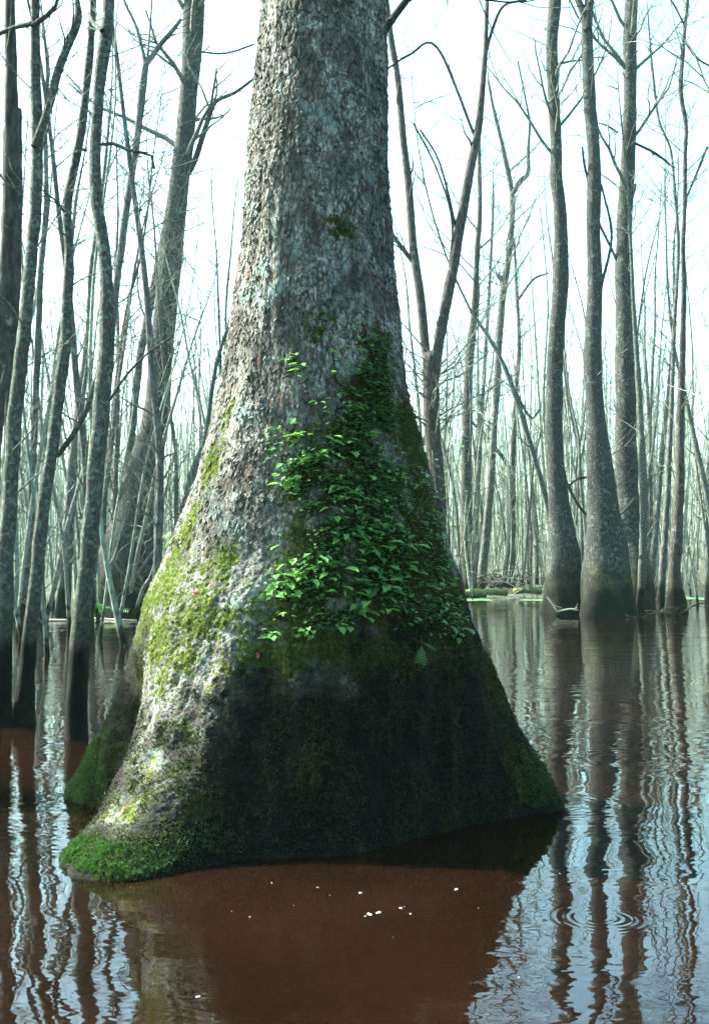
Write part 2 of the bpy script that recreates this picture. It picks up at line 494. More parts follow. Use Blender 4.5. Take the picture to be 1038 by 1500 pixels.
# ------------------------------------------------------------------ the great trunk
AX_Y = 6.7
ZK = np.array([-0.4, 0.0, 0.1, 0.2, 0.4, 0.6, 0.9, 1.2, 1.55])
LOBE = {  # angle: radius at ZK   (0 right, 90 away, 180 left, 270 towards the camera)
    0:   [1.60, 1.43, 1.395, 1.345, 1.245, 1.15, 1.03, 0.93, 0.80],
    14:  [1.58, 1.42, 1.37, 1.32, 1.22, 1.13, 1.02, 0.92, 0.80],
    45:  [1.35, 1.22, 1.19, 1.16, 1.10, 1.05, 0.97, 0.90, 0.80],
    90:  [1.50, 1.38, 1.33, 1.28, 1.18, 1.09, 0.98, 0.90, 0.80],
    130: [1.30, 1.18, 1.15, 1.12, 1.06, 1.01, 0.95, 0.89, 0.80],
    152: [1.60, 1.42, 1.36, 1.31, 1.21, 1.13, 1.02, 0.94, 0.81],
    166: [1.78, 1.58, 1.52, 1.45, 1.31, 1.19, 1.05, 0.96, 0.81],
    176: [1.60, 1.36, 1.32, 1.28, 1.19, 1.12, 1.04, 0.965, 0.81],
    190: [1.15, 1.02, 1.00, 0.985, 0.965, 0.955, 0.965, 0.94, 0.805],
    205: [1.45, 1.22, 1.14, 1.10, 1.03, 0.985, 0.975, 0.94, 0.80],
    224: [1.85, 1.63, 1.49, 1.39, 1.22, 1.10, 1.00, 0.935, 0.80],
    243: [2.05, 1.76, 1.55, 1.37, 1.19, 1.08, 0.97, 0.91, 0.79],
    254: [1.55, 1.33, 1.25, 1.20, 1.11, 1.04, 0.95, 0.90, 0.785],
    270: [1.25, 1.16, 1.13, 1.11, 1.06, 1.01, 0.94, 0.885, 0.78],
    288: [1.10, 1.03, 1.02, 1.01, 0.99, 0.965, 0.92, 0.875, 0.78],
    306: [1.00, 0.95, 0.945, 0.94, 0.93, 0.92, 0.90, 0.865, 0.78],
    330: [1.05, 0.98, 0.97, 0.96, 0.95, 0.94, 0.91, 0.875, 0.785],
    348: [1.35, 1.20, 1.17, 1.14, 1.085, 1.04, 0.97, 0.90, 0.79],
}
RZ = np.array([1.55, 1.72, 1.92, 2.32, 2.73, 3.13, 3.53, 4.75, 7.0, 12.0, 19.0])
RR = np.array([0.80, 0.742, 0.675, 0.577, 0.503, 0.450, 0.428, 0.362, 0.31, 0.23, 0.10])
AXZ = np.array([-0.5, 1.1, 1.5, 1.9, 2.7, 3.5, 4.75, 9, 19.0])
AXX = np.array([-0.25, -0.26, -0.26, -0.24, -0.245, -0.23, -0.185, -0.05, 0.3])
def build_trunk():
    th = np.concatenate((np.linspace(math.radians(170), math.radians(375), 400, endpoint=False), np.linspace(math.radians(375), math.radians(530), 56, endpoint=False)))
    zs = np.concatenate((np.linspace(-0.4, 5.0, 850), np.linspace(5.06, 19, 110)))
    ang = np.array(sorted(LOBE))
    tab = np.array([LOBE[a] for a in ang])
    zf = np.clip(zs, -0.4, 1.55)
    cols = np.array([np.interp(zf, ZK, tab[k]) for k in range(len(ang))])          # angle x z
    A = np.concatenate((ang[-3:] - 360, ang, ang[:3] + 360)).astype(float)
    C = np.vstack((cols[-3:], cols, cols[:3]))
    tn = np.zeros_like(C)
    dl = np.diff(A)[:, None]
    sl = np.diff(C, axis=0) / dl
    tn[1:-1] = (sl[:-1] * dl[1:] + sl[1:] * dl[:-1]) / (dl[:-1] + dl[1:])
    deg = np.degrees(th) % 360
    k = np.clip(np.searchsorted(A, deg, side='right') - 1, 0, len(A) - 2)
    hh = (A[k + 1] - A[k])
    u = ((deg - A[k]) / hh)[:, None]
    hh = hh[:, None]
    base = ((2 * u ** 3 - 3 * u ** 2 + 1) * C[k] + (u ** 3 - 2 * u ** 2 + u) * hh * tn[k] + (-2 * u ** 3 + 3 * u ** 2) * C[k + 1] + (u ** 3 - u ** 2) * hh * tn[k + 1])
    base = base.T                                                                    # z x theta
    # smooth the piecewise-linear z profile a little
    kern = np.hanning(41); kern /= kern.sum()
    fine = base[:850]
    pad = np.vstack((np.repeat(fine[:1], 20, 0), fine, np.repeat(fine[-1:], 20, 0)))
    base[:850] = np.array([np.convolve(pad[:, j], kern, 'valid') for j in range(pad.shape[1])]).T
    up = np.interp(zs, RZ, RR)
    kk = np.hanning(81); kk /= kk.sum()
    upf = np.concatenate((np.repeat(up[0], 40), up[:850], np.repeat(up[849], 40)))
    up[:850] = np.convolve(upf, kk, 'valid')
    t = sstep(1.25, 1.75, zs)[:, None]
    upm = up[:, None] * (1 + 0.02 * np.cos(3 * th + 1)[None, :])
    R = np.where(zs[:, None] < 1.75, base * (1 - t) + upm * t, upm)
    ax = np.interp(zs, AXZ, AXX)[:, None]
    ct, sn = np.cos(th)[None, :], np.sin(th)[None, :]
    Zg = np.repeat(zs[:, None], len(th), 1)
    pos = np.stack((ax + R * ct, AX_Y + R * sn, Zg), -1).reshape(-1, 3)
    # relief
    z = pos[:, 2]
    up_t = sstep(1.1, 2.1, z + 0.25 * vnoise(pos * 2.5, 40))
    warp = pos + 0.012 * np.stack((vnoise(pos * 22, 1), vnoise(pos * 22, 2), vnoise(pos * 14, 3)), 1)
    f1, f2, pid = worley(warp * np.array((34, 34, 11)), 11)
    edge = sstep(0.0, 0.16, f2 - f1) * sstep(-0.5, 0.1, fbm(pos * np.array((9, 9, 5)), 3, 31) + 0.15)
    g1, g2, gid = worley(warp * np.array((120, 120, 75)), 23)
    edge2 = sstep(0.0, 0.25, g2 - g1)
    d = 0.022 * fbm(pos * np.array((3, 3, 2.0)), 3, 50) + 0.014 * fbm(pos * np.array((7, 7, 1.0)), 2, 55)
    smth = 0.25 + 0.75 * sstep(-0.25, 0.3, fbm(pos * np.array((5, 5, 2.5)), 2, 35))
    d_up = edge * (0.002 + 0.006 * pid) * smth + edge2 * (0.001 + 0.003 * gid) * smth + 0.011 * np.abs(fbm(pos * np.array((14, 14, 1.6)), 2, 36)) + 0.005 * np.abs(fbm(pos * np.array((30, 30, 3.5)), 2, 37)) + 0.004 * fbm(pos * np.array((34, 34, 15)), 3, 33)
    d_lo = 0.008 * np.abs(fbm(pos * np.array((44, 44, 26)), 3, 60)) * 2 + 0.009 * np.abs(fbm(pos * np.array((15, 15, 3.0)), 2, 64)) + 0.005 * edge2 * (0.2 + gid) + 0.010 * fbm(pos * 10, 4, 61)
    d += up_t * d_up + (1 - up_t) * d_lo
    low = sstep(1.5, 0.3, z)
    d += low * (0.055 * fbm(pos * np.array((4.5, 4.5, .8)), 2, 57) + 0.022 * fbm(pos * np.array((11, 11, 3.5)), 3, 58))
    dirs = np.stack((np.repeat(ct, len(zs), 0), np.repeat(sn, len(zs), 0), np.zeros_like(R)), -1).reshape(-1, 3)
    pos = pos + dirs * d[:, None]
    nz, nt_ = len(zs), len(th)
    i = np.arange(nz - 1)[:, None] * nt_
    j = np.arange(nt_)[None, :]
    q = np.stack((i + j, i + (j + 1) % nt_, i + nt_ + (j + 1) % nt_, i + nt_ + j), -1).reshape(-1, 4)
    # normals of the smooth grid
    G = pos.reshape(nz, nt_, 3)
    du = np.roll(G, -2, 1) - np.roll(G, 2, 1)
    dv = np.gradient(G, axis=0)
    N = np.cross(du, dv).reshape(-1, 3)
    N /= np.linalg.norm(N, axis=1)[:, None] + 1e-12
    crack = up_t * (1 - edge)
    plate = up_t * (0.15 + 0.85 * pid) + (1 - up_t) * (0.3 + 0.5 * gid)
    return pos, q, N, crack, plate, np.degrees(np.repeat(th[None, :] % (2 * math.pi), nz, 0).ravel())
TV, TQ, TN, T_CRACK, T_PLATE, T_DEG = build_trunk()
# where on the trunk a given spot of the photograph lies
tpx, tpy, tdep = project(TV)
facing = (TN * (np.array((0, 0, CAMH)) - TV)).sum(1) > 0
BK = 3
key = np.where(facing & (TV[:, 2] > 0) & (TV[:, 2] < 5), (np.floor(tpy / BK).astype(int)) * 400 + np.floor(tpx / BK).astype(int), -1)
order = np.argsort(-tdep, kind='stable')
LOOK = {}
for a_, b_ in zip(key[order].tolist(), order.tolist()):
    if a_ >= 0: LOOK[a_] = b_
def surf(px, py):
    for rad in range(0, 14):
        for dx in range(-rad, rad + 1):
            for dy in ((-rad, rad) if abs(dx) < rad else range(-rad, rad + 1)):
                k = (int(py / BK) + dy) * 400 + int(px / BK) + dx
                if k in LOOK: return LOOK[k]
    return int(np.argmin((tpx - px) ** 2 + (tpy - py) ** 2 + np.where(facing, 0, 1e9)))
# moss, flood mark and painted shade in stain
def blob(px, py, sx, sz):
    k = surf(px, py)
    d = TV - TV[k]
    along = np.sqrt(d[:, 0] ** 2 + d[:, 1] ** 2)
    return np.exp(-((along / sx) ** 2 + (d[:, 2] / sz) ** 2))
tz = TV[:, 2]
nb = fbm(TV * 3.0, 4, 80)
nb2 = fbm(TV * 9.0, 3, 84)
moss = np.zeros(len(TV))
for px, py, sx, sz, am in ((560, 560, .16, .30, .7), (600, 640, .18, .25, .8), (620, 760, .26, .35, .9), (540, 700, .20, .30, .75), (560, 860, .30, .25, .9), (660, 880, .25, .35, .9), (450, 900, .22, .16, .7), (600, 960, .45, .13, .85),
                           (500, 335, .10, .10, .62), (470, 480, .12, .10, .5), (335, 600, .05, .10, .9), (325, 650, .04, .08, .7), (318, 830, .10, .16, .6), (215, 900, .3, .3, .85), (330, 610, .07, .14, .85), (305, 690, .09, .18, .8), (270, 770, .10, .2, .85), (235, 850, .14, .2, .9), (205, 930, .2, .2, .95), (200, 990, .2, .2, .8), (320, 830, .14, .2, .7), (280, 900, .2, .2, .75), (400, 960, .25, .1, .9), (480, 945, .25, .10, .95), (560, 955, .25, .10, .95), (640, 950, .25, .10, .9), (440, 800, .12, .3, .5), (400, 900, .16, .16, .6), (200, 1150, .2, .2, .55), (250, 1060, .2, .2, .45), (290, 880, .2, .35, .62), (330, 1000, .3, .12, .5), (150, 1100, .3, .3, .8), (200, 1180, .3, .15, .55), (260, 800, .12, .3, .6), (300, 700, .08, .25, .5), (270, 960, .3, .2, .5), (350, 900, .3, .3, .42), (240, 1010, .2, .2, .45), (240, 850, .16, .30, .75), (230, 930, .16, .2, .9), (300, 900, .2, .14, .6), (270, 1000, .16, .16, .5), (350, 970, .2, .08, .5),
                           (120, 1130, .3, .18, .95), (160, 1060, .2, .2, .6), (250, 1130, .12, .12, .5), (780, 1130, .25, .22, .7), (720, 1000, .2, .25, .65), (290, 1180, .15, .12, .6), (455, 1120, .10, .16, .5), (560, 500, .12, .10, .5), (420, 830, .12, .18, .5), (470, 640, .10, .12, .6), (440, 720, .10, .08, .6)):
    moss = np.maximum(moss, am * blob(px, py, sx, sz))
moss = np.where(facing | (moss > 0.05), moss, 0)
backmoss = np.where(~facing, 0.45 * sstep(2.6, 0.8, tz), 0)
moss = np.clip(np.maximum(moss, backmoss) + np.clip(moss * 3, 0, 1) * (0.22 * nb + 0.40 * nb2 + 0.55 * fbm(TV * 30, 2, 88)), 0, 1)
ridge_ok = T_DEG > 209
sl = 0.86 + 0.14 * sstep(244, 256, T_DEG) - 0.28 * sstep(250, 225, T_DEG) * sstep(140, 200, T_DEG) + 0.26 * sstep(280, 330, T_DEG) + 0.45 * sstep(140, 158, T_DEG) * sstep(214, 200, T_DEG)  # last term lifts the dark tone on the rear buttress, painting its shade
stain_shade = sstep(0.20, -0.16, tz + 0.30 * nb + 0.16 * nb2 - sl)
lit_ridge = np.zeros(len(TV))  # dark tone thinned where sun strikes the front ridge, sunlight put into colour
for px, py, sx, sz, am in ((265, 1045, .20, .15, .8), (215, 1120, .15, .15, .75), (180, 1190, .15, .12, .8), (240, 1160, .12, .12, .4), (300, 1000, .2, .12, .7)):
    lit_ridge = np.maximum(lit_ridge, am * blob(px, py, sx, sz))
stain_shade = np.clip(stain_shade - 1.2 * lit_ridge * ridge_ok * (0.75 + nb2), 0, 1)
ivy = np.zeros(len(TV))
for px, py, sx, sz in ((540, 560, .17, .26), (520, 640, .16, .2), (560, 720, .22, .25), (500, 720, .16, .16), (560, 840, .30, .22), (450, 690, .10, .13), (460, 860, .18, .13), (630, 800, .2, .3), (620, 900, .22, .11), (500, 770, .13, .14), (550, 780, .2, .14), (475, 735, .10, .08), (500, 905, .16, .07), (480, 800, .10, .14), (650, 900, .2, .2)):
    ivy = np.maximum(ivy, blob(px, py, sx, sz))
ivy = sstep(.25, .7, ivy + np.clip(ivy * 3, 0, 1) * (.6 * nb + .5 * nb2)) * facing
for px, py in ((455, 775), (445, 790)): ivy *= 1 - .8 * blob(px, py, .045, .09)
stain_shade = np.maximum(stain_shade, .85 * ivy)  # dark tone also laid under the ivy leaves
moss = np.maximum(moss, .6 * ivy)
MASK = np.stack((moss, stain_shade, T_PLATE, T_CRACK), 1)

great = empty('swamp_tree', (-0.25, AX_Y, 0))
tag(great, 'huge old tree with swollen mossy base rising from the brown water in the foreground', 'tree')
GO = np.array((-0.25, AX_Y, 0.0))
ta = Acc()
ta.add(TV, TQ)
trunk = ta.build('trunk', M_TRUNK, great, GO)
att = trunk.data.attributes.new('mask', 'FLOAT_COLOR', 'POINT')
att.data.foreach_set('color', MASK.astype(np.float32).ravel())
def limb(acc, pts, sides=8, rough=0.06, step=0.15):
    s = spline(pts, step)
    acc.tube(s[:, :3], np.maximum(s[:, 3], 0.003), sides, rough=rough)
    return s
def pxpath(pl, Y, dy=0.0):
    n = len(pl)
    return [(*P(x, y, Y + dy * k / max(1, n - 1)), 0.5 * w / FPX * Y) for k, (x, y, w) in enumerate(pl)]
la = Acc()
s = limb(la, pxpath([(540, 75, 14), (566, 40, 13), (580, 20, 12), (600, -6, 11), (640, -60, 9), (700, -110, 6)], 6.75, 0.8), 10, 0.08, 0.05)
for k in range(9):
    i = int(len(s) * (0.4 + 0.06 * k))
    grow(la, s[min(i, len(s) - 1), :3], rng.normal(0, 1, 3) + np.array((0.6, 0.3, 0.9)), 1.1, 0.012, 1, rng)
la.build('limb', M_DEAD, great, GO)
cr = Acc()
for k in range(26):
    z0 = rng.uniform(9, 18.6)
    a = rng.uniform(0, 6.28)
    grow(cr, (np.interp(z0, AXZ, AXX), AX_Y, z0), (math.cos(a), math.sin(a), 0.7), rng.uniform(2, 4.5), 0.07, 2, rng, kids=5)
tag(cr.build('crown', M_TWIG, great, GO), kind='stuff')
# loose bark flakes curling off the trunk
fv = np.where(facing & (tz > 1.5) & (tz < 4.95))[0]
wgt = 0.35 + 1.2 * (np.abs(tpx[fv] - 470) > 75) + 0.0
pick = rng.choice(fv, 3000, p=wgt / wgt.sum(), replace=False)
fl = Acc()
for k in pick:
    n = TN[k]
    rgt = np.cross((0, 0, 1.0), n); rgt /= np.linalg.norm(rgt) + 1e-9
    upv = np.cross(n, rgt)
    w_, h_ = rng.uniform(.002, .007), rng.uniform(.006, .024)
    lift = rng.uniform(.002, .010)
    tl = rng.normal(0, .4)
    rgt, upv = rgt * math.cos(tl) + upv * math.sin(tl), upv * math.cos(tl) - rgt * math.sin(tl)
    p = TV[k] + n * 0.002
    j = rng.uniform(.7, 1.2, 6)
    q = [p - rgt * w_ * j[0] + upv * h_, p + rgt * w_ * j[1] + upv * h_ * .9, p + rgt * w_ * 1.1 * j[2] + n * lift * .4, p + rgt * w_ * .7 * j[3] - upv * h_ * j[4] + n * lift, p - rgt * w_ * .6 - upv * h_ * .8 * j[5] + n * lift * 1.2, p - rgt * w_ * 1.1 + n * lift * .4]
    th_ = n * 0.003
    v = np.array(q + [x - th_ for x in q])
    fl.add(v, [(0, 5, 2, 1), (5, 4, 3, 2), (3, 4, 10, 9), (2, 3, 9, 8), (4, 5, 11, 10), (1, 2, 8, 7), (5, 0, 6, 11)])
fobj = fl.build('bark_flake', M_TRUNK, great, GO, smooth=False)
tag(fobj, kind='stuff')
cm = np.zeros((fl.n, 4), np.float32)
cm[:, 0] = np.repeat(moss[pick] * 0.8, 12)
cm[:, 2] = np.repeat(rng.uniform(0.1, 1, len(pick)), 12)
fobj.data.attributes.new('mask', 'FLOAT_COLOR', 'POINT').data.foreach_set('color', cm.ravel())

# ------------------------------------------------------------------ moss cushions (uncountable): tiny leafy shoots
def moss_tufts(name, label, idx, size, mat, stand=0.8, clump=0.004):
    a = Acc()
    n = len(idx)
    c = TV[idx]
    nn = TN[idx]
    cl = worley(c * 45, 71)[0]
    c = c + nn * (np.clip(.75 - cl, 0, 1) * clump)[:, None]
    for rep in range(3):
        d = nn * stand + rng.normal(0, .55, (n, 3)) + np.array((0, 0, 0.25))
        d /= np.linalg.norm(d, axis=1)[:, None]
        sd = np.cross(d, rng.normal(0, 1, (n, 3)))
        sd /= np.linalg.norm(sd, axis=1)[:, None]
        L = (size * rng.uniform(.5, 1.3, n))[:, None]
        b = c + rng.normal(0, size * .5, (n, 3)) - nn * 0.003
        v = np.stack((b - sd * L * .28, b + sd * L * .28, b + d * L), 1).reshape(-1, 3)
        a.add(v, None, np.arange(3 * n).reshape(-1, 3))
    o = a.build(name, mat, smooth=False)
    return tag(o, label, 'moss', kind='stuff')
def pick_mask(w, n):
    w = np.clip(w, 0, None)
    return rng.choice(len(w), n, p=w / w.sum())
vis = facing & (tz > 0.0) & (tz < 4.9)
area = 1.0 / 1.0
toe = np.maximum.reduce([blob(150, 1258, .16, .055), blob(215, 1268, .14, .05), blob(118, 1244, .10, .06), blob(190, 1275, .14, .04)])
toe = np.where(vis & (toe > 0.3 + .5 * nb2 + .35 * nb), toe, 0)
moss_tufts('toe_moss', 'dark green moss ragged round the front left root toe', pick_mask(np.where(vis, np.maximum(toe, .35 * blob(240, 1240, .25, .06)), 0), 6000), 0.009, M_MOSSMID, clump=0.018)
moss_tufts('toe_moss', 'bright green moss cushion on the front left root toe at the water', pick_mask(toe * (nb2 > -.15), 5500), 0.009, M_MOSSBRIGHT, clump=0.026)
lit_m = np.where(vis & (tpx < 440) & (moss > 0.2) & (stain_shade < 0.5), moss, 0)
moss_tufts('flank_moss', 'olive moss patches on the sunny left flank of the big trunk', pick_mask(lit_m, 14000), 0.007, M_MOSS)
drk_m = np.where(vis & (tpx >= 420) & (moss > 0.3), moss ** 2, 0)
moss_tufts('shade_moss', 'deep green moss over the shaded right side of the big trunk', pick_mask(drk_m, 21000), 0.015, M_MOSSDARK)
low_m = np.where(vis & (tz < 0.9) & (stain_shade > 0.4) & (nb2 > -0.1), 0.3 + moss, 0)
moss_tufts('root_moss', 'thin dark moss speckling the flood stained base', pick_mask(low_m, 17000), 0.012, M_MOSSDEEP, clump=0.010)
rear_m = np.where(vis & (tz < 0.6), blob(120, 1130, .22, .16) + .6 * blob(785, 1140, .16, .14), 0)
rear_m = np.where(rear_m > .25 + .4 * nb2, rear_m, 0)
moss_tufts('buttress_moss', 'fresh green moss on the outer root buttresses', pick_mask(rear_m, 7000), 0.010, M_MOSSMID, clump=0.014)

# ------------------------------------------------------------------ climbing plants on the trunk
def leaf_mesh(kind):
    a = Acc()
    if kind < 3:                                   # lobed, folded blade, 1 m long along +Y
        w = (.27, .21, .33)[kind]
        out = [(0, 0), (.55, .10), (1.0, .32), (.72, .45), (.85, .62), (.42, .80), (0, 1.0)]
        v, q = [], []
        for k, (x, y) in enumerate(out):
            dz = -.22 * y * y
            v += [(-x * w, y, dz + .10 * x), (0, y, dz - .02), (x * w, y, dz + .10 * x)]
        for k in range(len(out) - 1):
            i = 3 * k
            q += [(i, i + 1, i + 4, i + 3), (i + 1, i + 2, i + 5, i + 4)]
        v = np.array(v)
        v[:, 0] += .05 * np.sin(v[:, 1] * 7)
        a.add(v, q)
        a.add([(-.02, 0, 0), (.02, 0, 0), (.015, -.35, -.05), (-.015, -.35, -.05)], [(0, 1, 2, 3)])
    else:                                           # pinnate frond
        n = 9
        for k in range(n):
            y = .10 + .86 * k / n
            L = .30 * math.sin(math.pi * min(1, .22 + .78 * (1 - k / n))) + .03
            z = -.25 * y * y
            for sd in (-1, 1):
                a.add([(0, y - .03, z), (sd * L * .6, y + .03, z - .03), (sd * L, y + .09, z - .07), (sd * L * .5, y + .085, z - .02), (0, y + .04, z)], [(0, 1, 3, 4)] , [(1, 2, 3)])
        ys = np.linspace(-.25, 1, 6)
        a.tube(np.stack((ys * 0, ys, -.25 * ys * np.abs(ys) - .004), 1), np.linspace(.014, .004, 6), 3)
    me = a.mesh('leaf', False)
    return me
LEAVES = [leaf_mesh(k) for k in range(4)]
for me in LEAVES[:3]: me.materials.append(M_LEAF)
LEAVES[3].materials.append(M_FERN)
def leaf_frame(n, R, tilt=(0.10, 0.65), spread=0.9, droop=0.1):
    out = n + R.normal(0, spread, 3) * np.array((1, 1, .25))
    out[2] = R.normal(-droop, .22)
    if out.dot(n) < 0.1: out += n * (0.4 - out.dot(n))
    out /= np.linalg.norm(out)
    upv = np.array((0, 0, 1.0)) + n * R.uniform(*tilt) + R.normal(0, .18, 3)
    xa = np.cross(out, upv); xa /= np.linalg.norm(xa)
    za = np.cross(xa, out)
    return xa, out, za
from mathutils import Matrix
def put_leaf(name, me, parent, origin, p, fr, size):
    o = bpy.data.objects.new(name, me)
    COL.objects.link(o)
    o.parent = parent
    xa, ya, za = fr
    M = Matrix(((xa[0] * size, ya[0] * size, za[0] * size, p[0] - origin[0]), (xa[1] * size, ya[1] * size, za[1] * size, p[1] - origin[1]), (xa[2] * size, ya[2] * size, za[2] * size, p[2] - origin[2]), (0, 0, 0, 1)))
    o.matrix_local = M
    return o
def vine(label, spots, n, size, fern=0.12, seed=0, stem=True):
    """spots: (px, py, spread x, spread y, weight) on the trunk"""
    R = np.random.default_rng(seed)
    low = max(spots, key=lambda s_: s_[1])
    b = TV[surf(low[0], low[1] + low[3] * .6)]
    root = empty('climbing_vine', tuple(b))
    tag(root, label, 'vine', 'vines climbing the big trunk')
    wt = np.array([s_[4] for s_ in spots], float)
    wt /= wt.sum()
    if stem:
        for s_ in spots:
            for q in range(2):
                sa = Acc()
                x0 = s_[0] + R.normal(0, s_[2] * .5)
                pts = []
                for k in range(7):
                    kk = surf(x0 + R.normal(0, 5), s_[1] + s_[3] * (1 - k / 3))
                    pts.append((*(TV[kk] + TN[kk] * .006), .0035))
                limb(sa, pts, 4, 0, .03)
                sa.build('stem', M_DEAD, root, b)
    for k in range(int(n * 1.4)):
        s_ = spots[R.choice(len(spots), p=wt)]
        px, py = s_[0] + R.normal(0, s_[2] * .6), s_[1] + R.normal(0, s_[3] * .6)
        kk = surf(px, py)
        nn = TN[kk]
        big = R.uniform(.45, 1.45) * size * .82
        f = R.uniform() < fern
        put_leaf('leaf', LEAVES[3] if f else LEAVES[R.integers(0, 3)], root, b, TV[kk] + nn * R.uniform(.015, .06), leaf_frame(nn, R), big * (1.35 if f else 1))
    return root
vine('two sprigs of yellowish leaves, topmost and apart from the ivy patch', [(428, 525, 14, 8, 1), (440, 545, 14, 8, 1)], 14, .060, 0.2, 1)
vine('sunlit pale green leafy clump at the upper left edge of the ivy patch', [(425, 640, 22, 14, 1.1), (435, 672, 28, 12, 1.5), (430, 705, 24, 16, 1.4), (470, 670, 22, 14, 1)], 78, .058, 0.15, 2)
vine('small dark leaves high up on the shaded side of the trunk', [(510, 540, 40, 30, 1), (545, 590, 34, 26, 1), (490, 600, 34, 20, .7), (530, 490, 30, 16, .4)], 60, .046, 0.15, 3)
vine('dense middle clump of teal green leaves below the mossy bump', [(520, 650, 34, 20, 1), (560, 690, 44, 26, 1), (500, 730, 22, 24, 1), (540, 750, 34, 24, 1.1)], 76, .064, 0.2, 4)
vine('broad leaved clump in the middle of the lower ivy patch', [(545, 800, 40, 22, 1.2), (575, 840, 40, 22, 1), (530, 855, 36, 22, 1.1), (525, 890, 36, 14, .8), (510, 780, 22, 16, .7), (560, 775, 26, 14, .6)], 92, .076, 0.12, 5)
vine('spreading leafy runner at the lower left of the ivy patch', [(420, 845, 26, 20, 1), (455, 850, 34, 14, 1.2), (410, 868, 16, 10, .7), (470, 825, 20, 14, .7)], 46, .070, 0.15, 6)
vine('stray bright leaves hanging lowest under the ivy patch', [(395, 930, 14, 6, 1), (450, 925, 10, 8, .8), (510, 915, 30, 10, 1), (415, 900, 14, 10, .6)], 18, .064, 0.1, 7)
vine('small dark leaves along the right edge of the mossy trunk', [(630, 760, 26, 40, 1), (650, 850, 26, 40, 1), (610, 890, 36, 26, 1), (660, 920, 26, 20, .7), (600, 700, 22, 26, .7)], 90, .050, 0.25, 8)
vine('little leafy sprig on the left outline of the big trunk', [(262, 786, 10, 4, 1)], 7, .055, 0.5, 9, stem=False)
def fern(label, origin, n, size, nrm, seed, arch=0.2):
    R = np.random.default_rng(seed)
    root = empty('fern', tuple(origin))
    tag(root, label, 'fern')
    for k in range(n):
        put_leaf('frond', LEAVES[3], root, origin, np.array(origin) + R.normal(0, .02, 3), leaf_frame(np.array(nrm, float), R, (0.1, .9), .9, arch), size * R.uniform(.7, 1.2))
    return root
k = surf(612, 940)
fr = empty('fern', tuple(TV[k]))
tag(fr, 'single drooping fern frond below the ivy on the dark bark', 'fern')
n_ = TN[k]
ya = np.array((0.05, -.12, -1.0)); ya /= np.linalg.norm(ya)
xa = np.cross(ya, n_); xa /= np.linalg.norm(xa)
put_leaf('frond', LEAVES[3], fr, TV[k], TV[k] + n_ * .03, (xa, ya, np.cross(xa, ya)), .14)
put_leaf('frond', LEAVES[3], fr, TV[k], TV[k] + n_ * .03, leaf_frame(n_, rng), .10)
# uncountable small leaves between them
sm = Acc()
wsm = np.where(vis, 0, 0.0)
for px, py, sx, sz in ((530, 620, .16, .3), (560, 720, .22, .25), (560, 850, .28, .2), (640, 830, .18, .3), (440, 860, .14, .1), (440, 690, .09, .12)):
    wsm = np.maximum(wsm, blob(px, py, sx, sz))
wsm = np.where(vis, np.maximum(ivy, .0) * (nb2 > -.35) * np.where(tpx > 595, .35, 1.0), 0)
for k in pick_mask(wsm, 5000):
    xa, ya, za = leaf_frame(TN[k], rng)
    z_ = rng.uniform(.010, .036)
    p = TV[k] + TN[k] * rng.uniform(.005, .045)
    sm.add([p, p + (ya * .45 + xa * .33 + za * .05) * z_, p + (ya - za * .15) * z_, p + (ya * .45 - xa * .33 + za * .05) * z_], [(0, 1, 2, 3)])
tag(sm.build('small_leaves', M_LEAFDARK, smooth=False), 'mat of tiny dark leaves filling the ivy patch', 'ivy', kind='stuff')
k = surf(376, 962)
rl = Acc()
p = TV[k] + TN[k] * .008
rl.add([p + np.array((-.006, 0, .017)), p + np.array((.007, -.006, .011)), p + np.array((.010, -.008, -.006)), p + np.array((.002, -.004, -.018)), p + np.array((-.009, 0, -.004))], None, [(0, 1, 2), (0, 2, 4), (4, 2, 3)])
tag(rl.build('fallen_leaf', M_RED, smooth=False), 'small red leaf stuck to the bark left of centre', 'leaf')

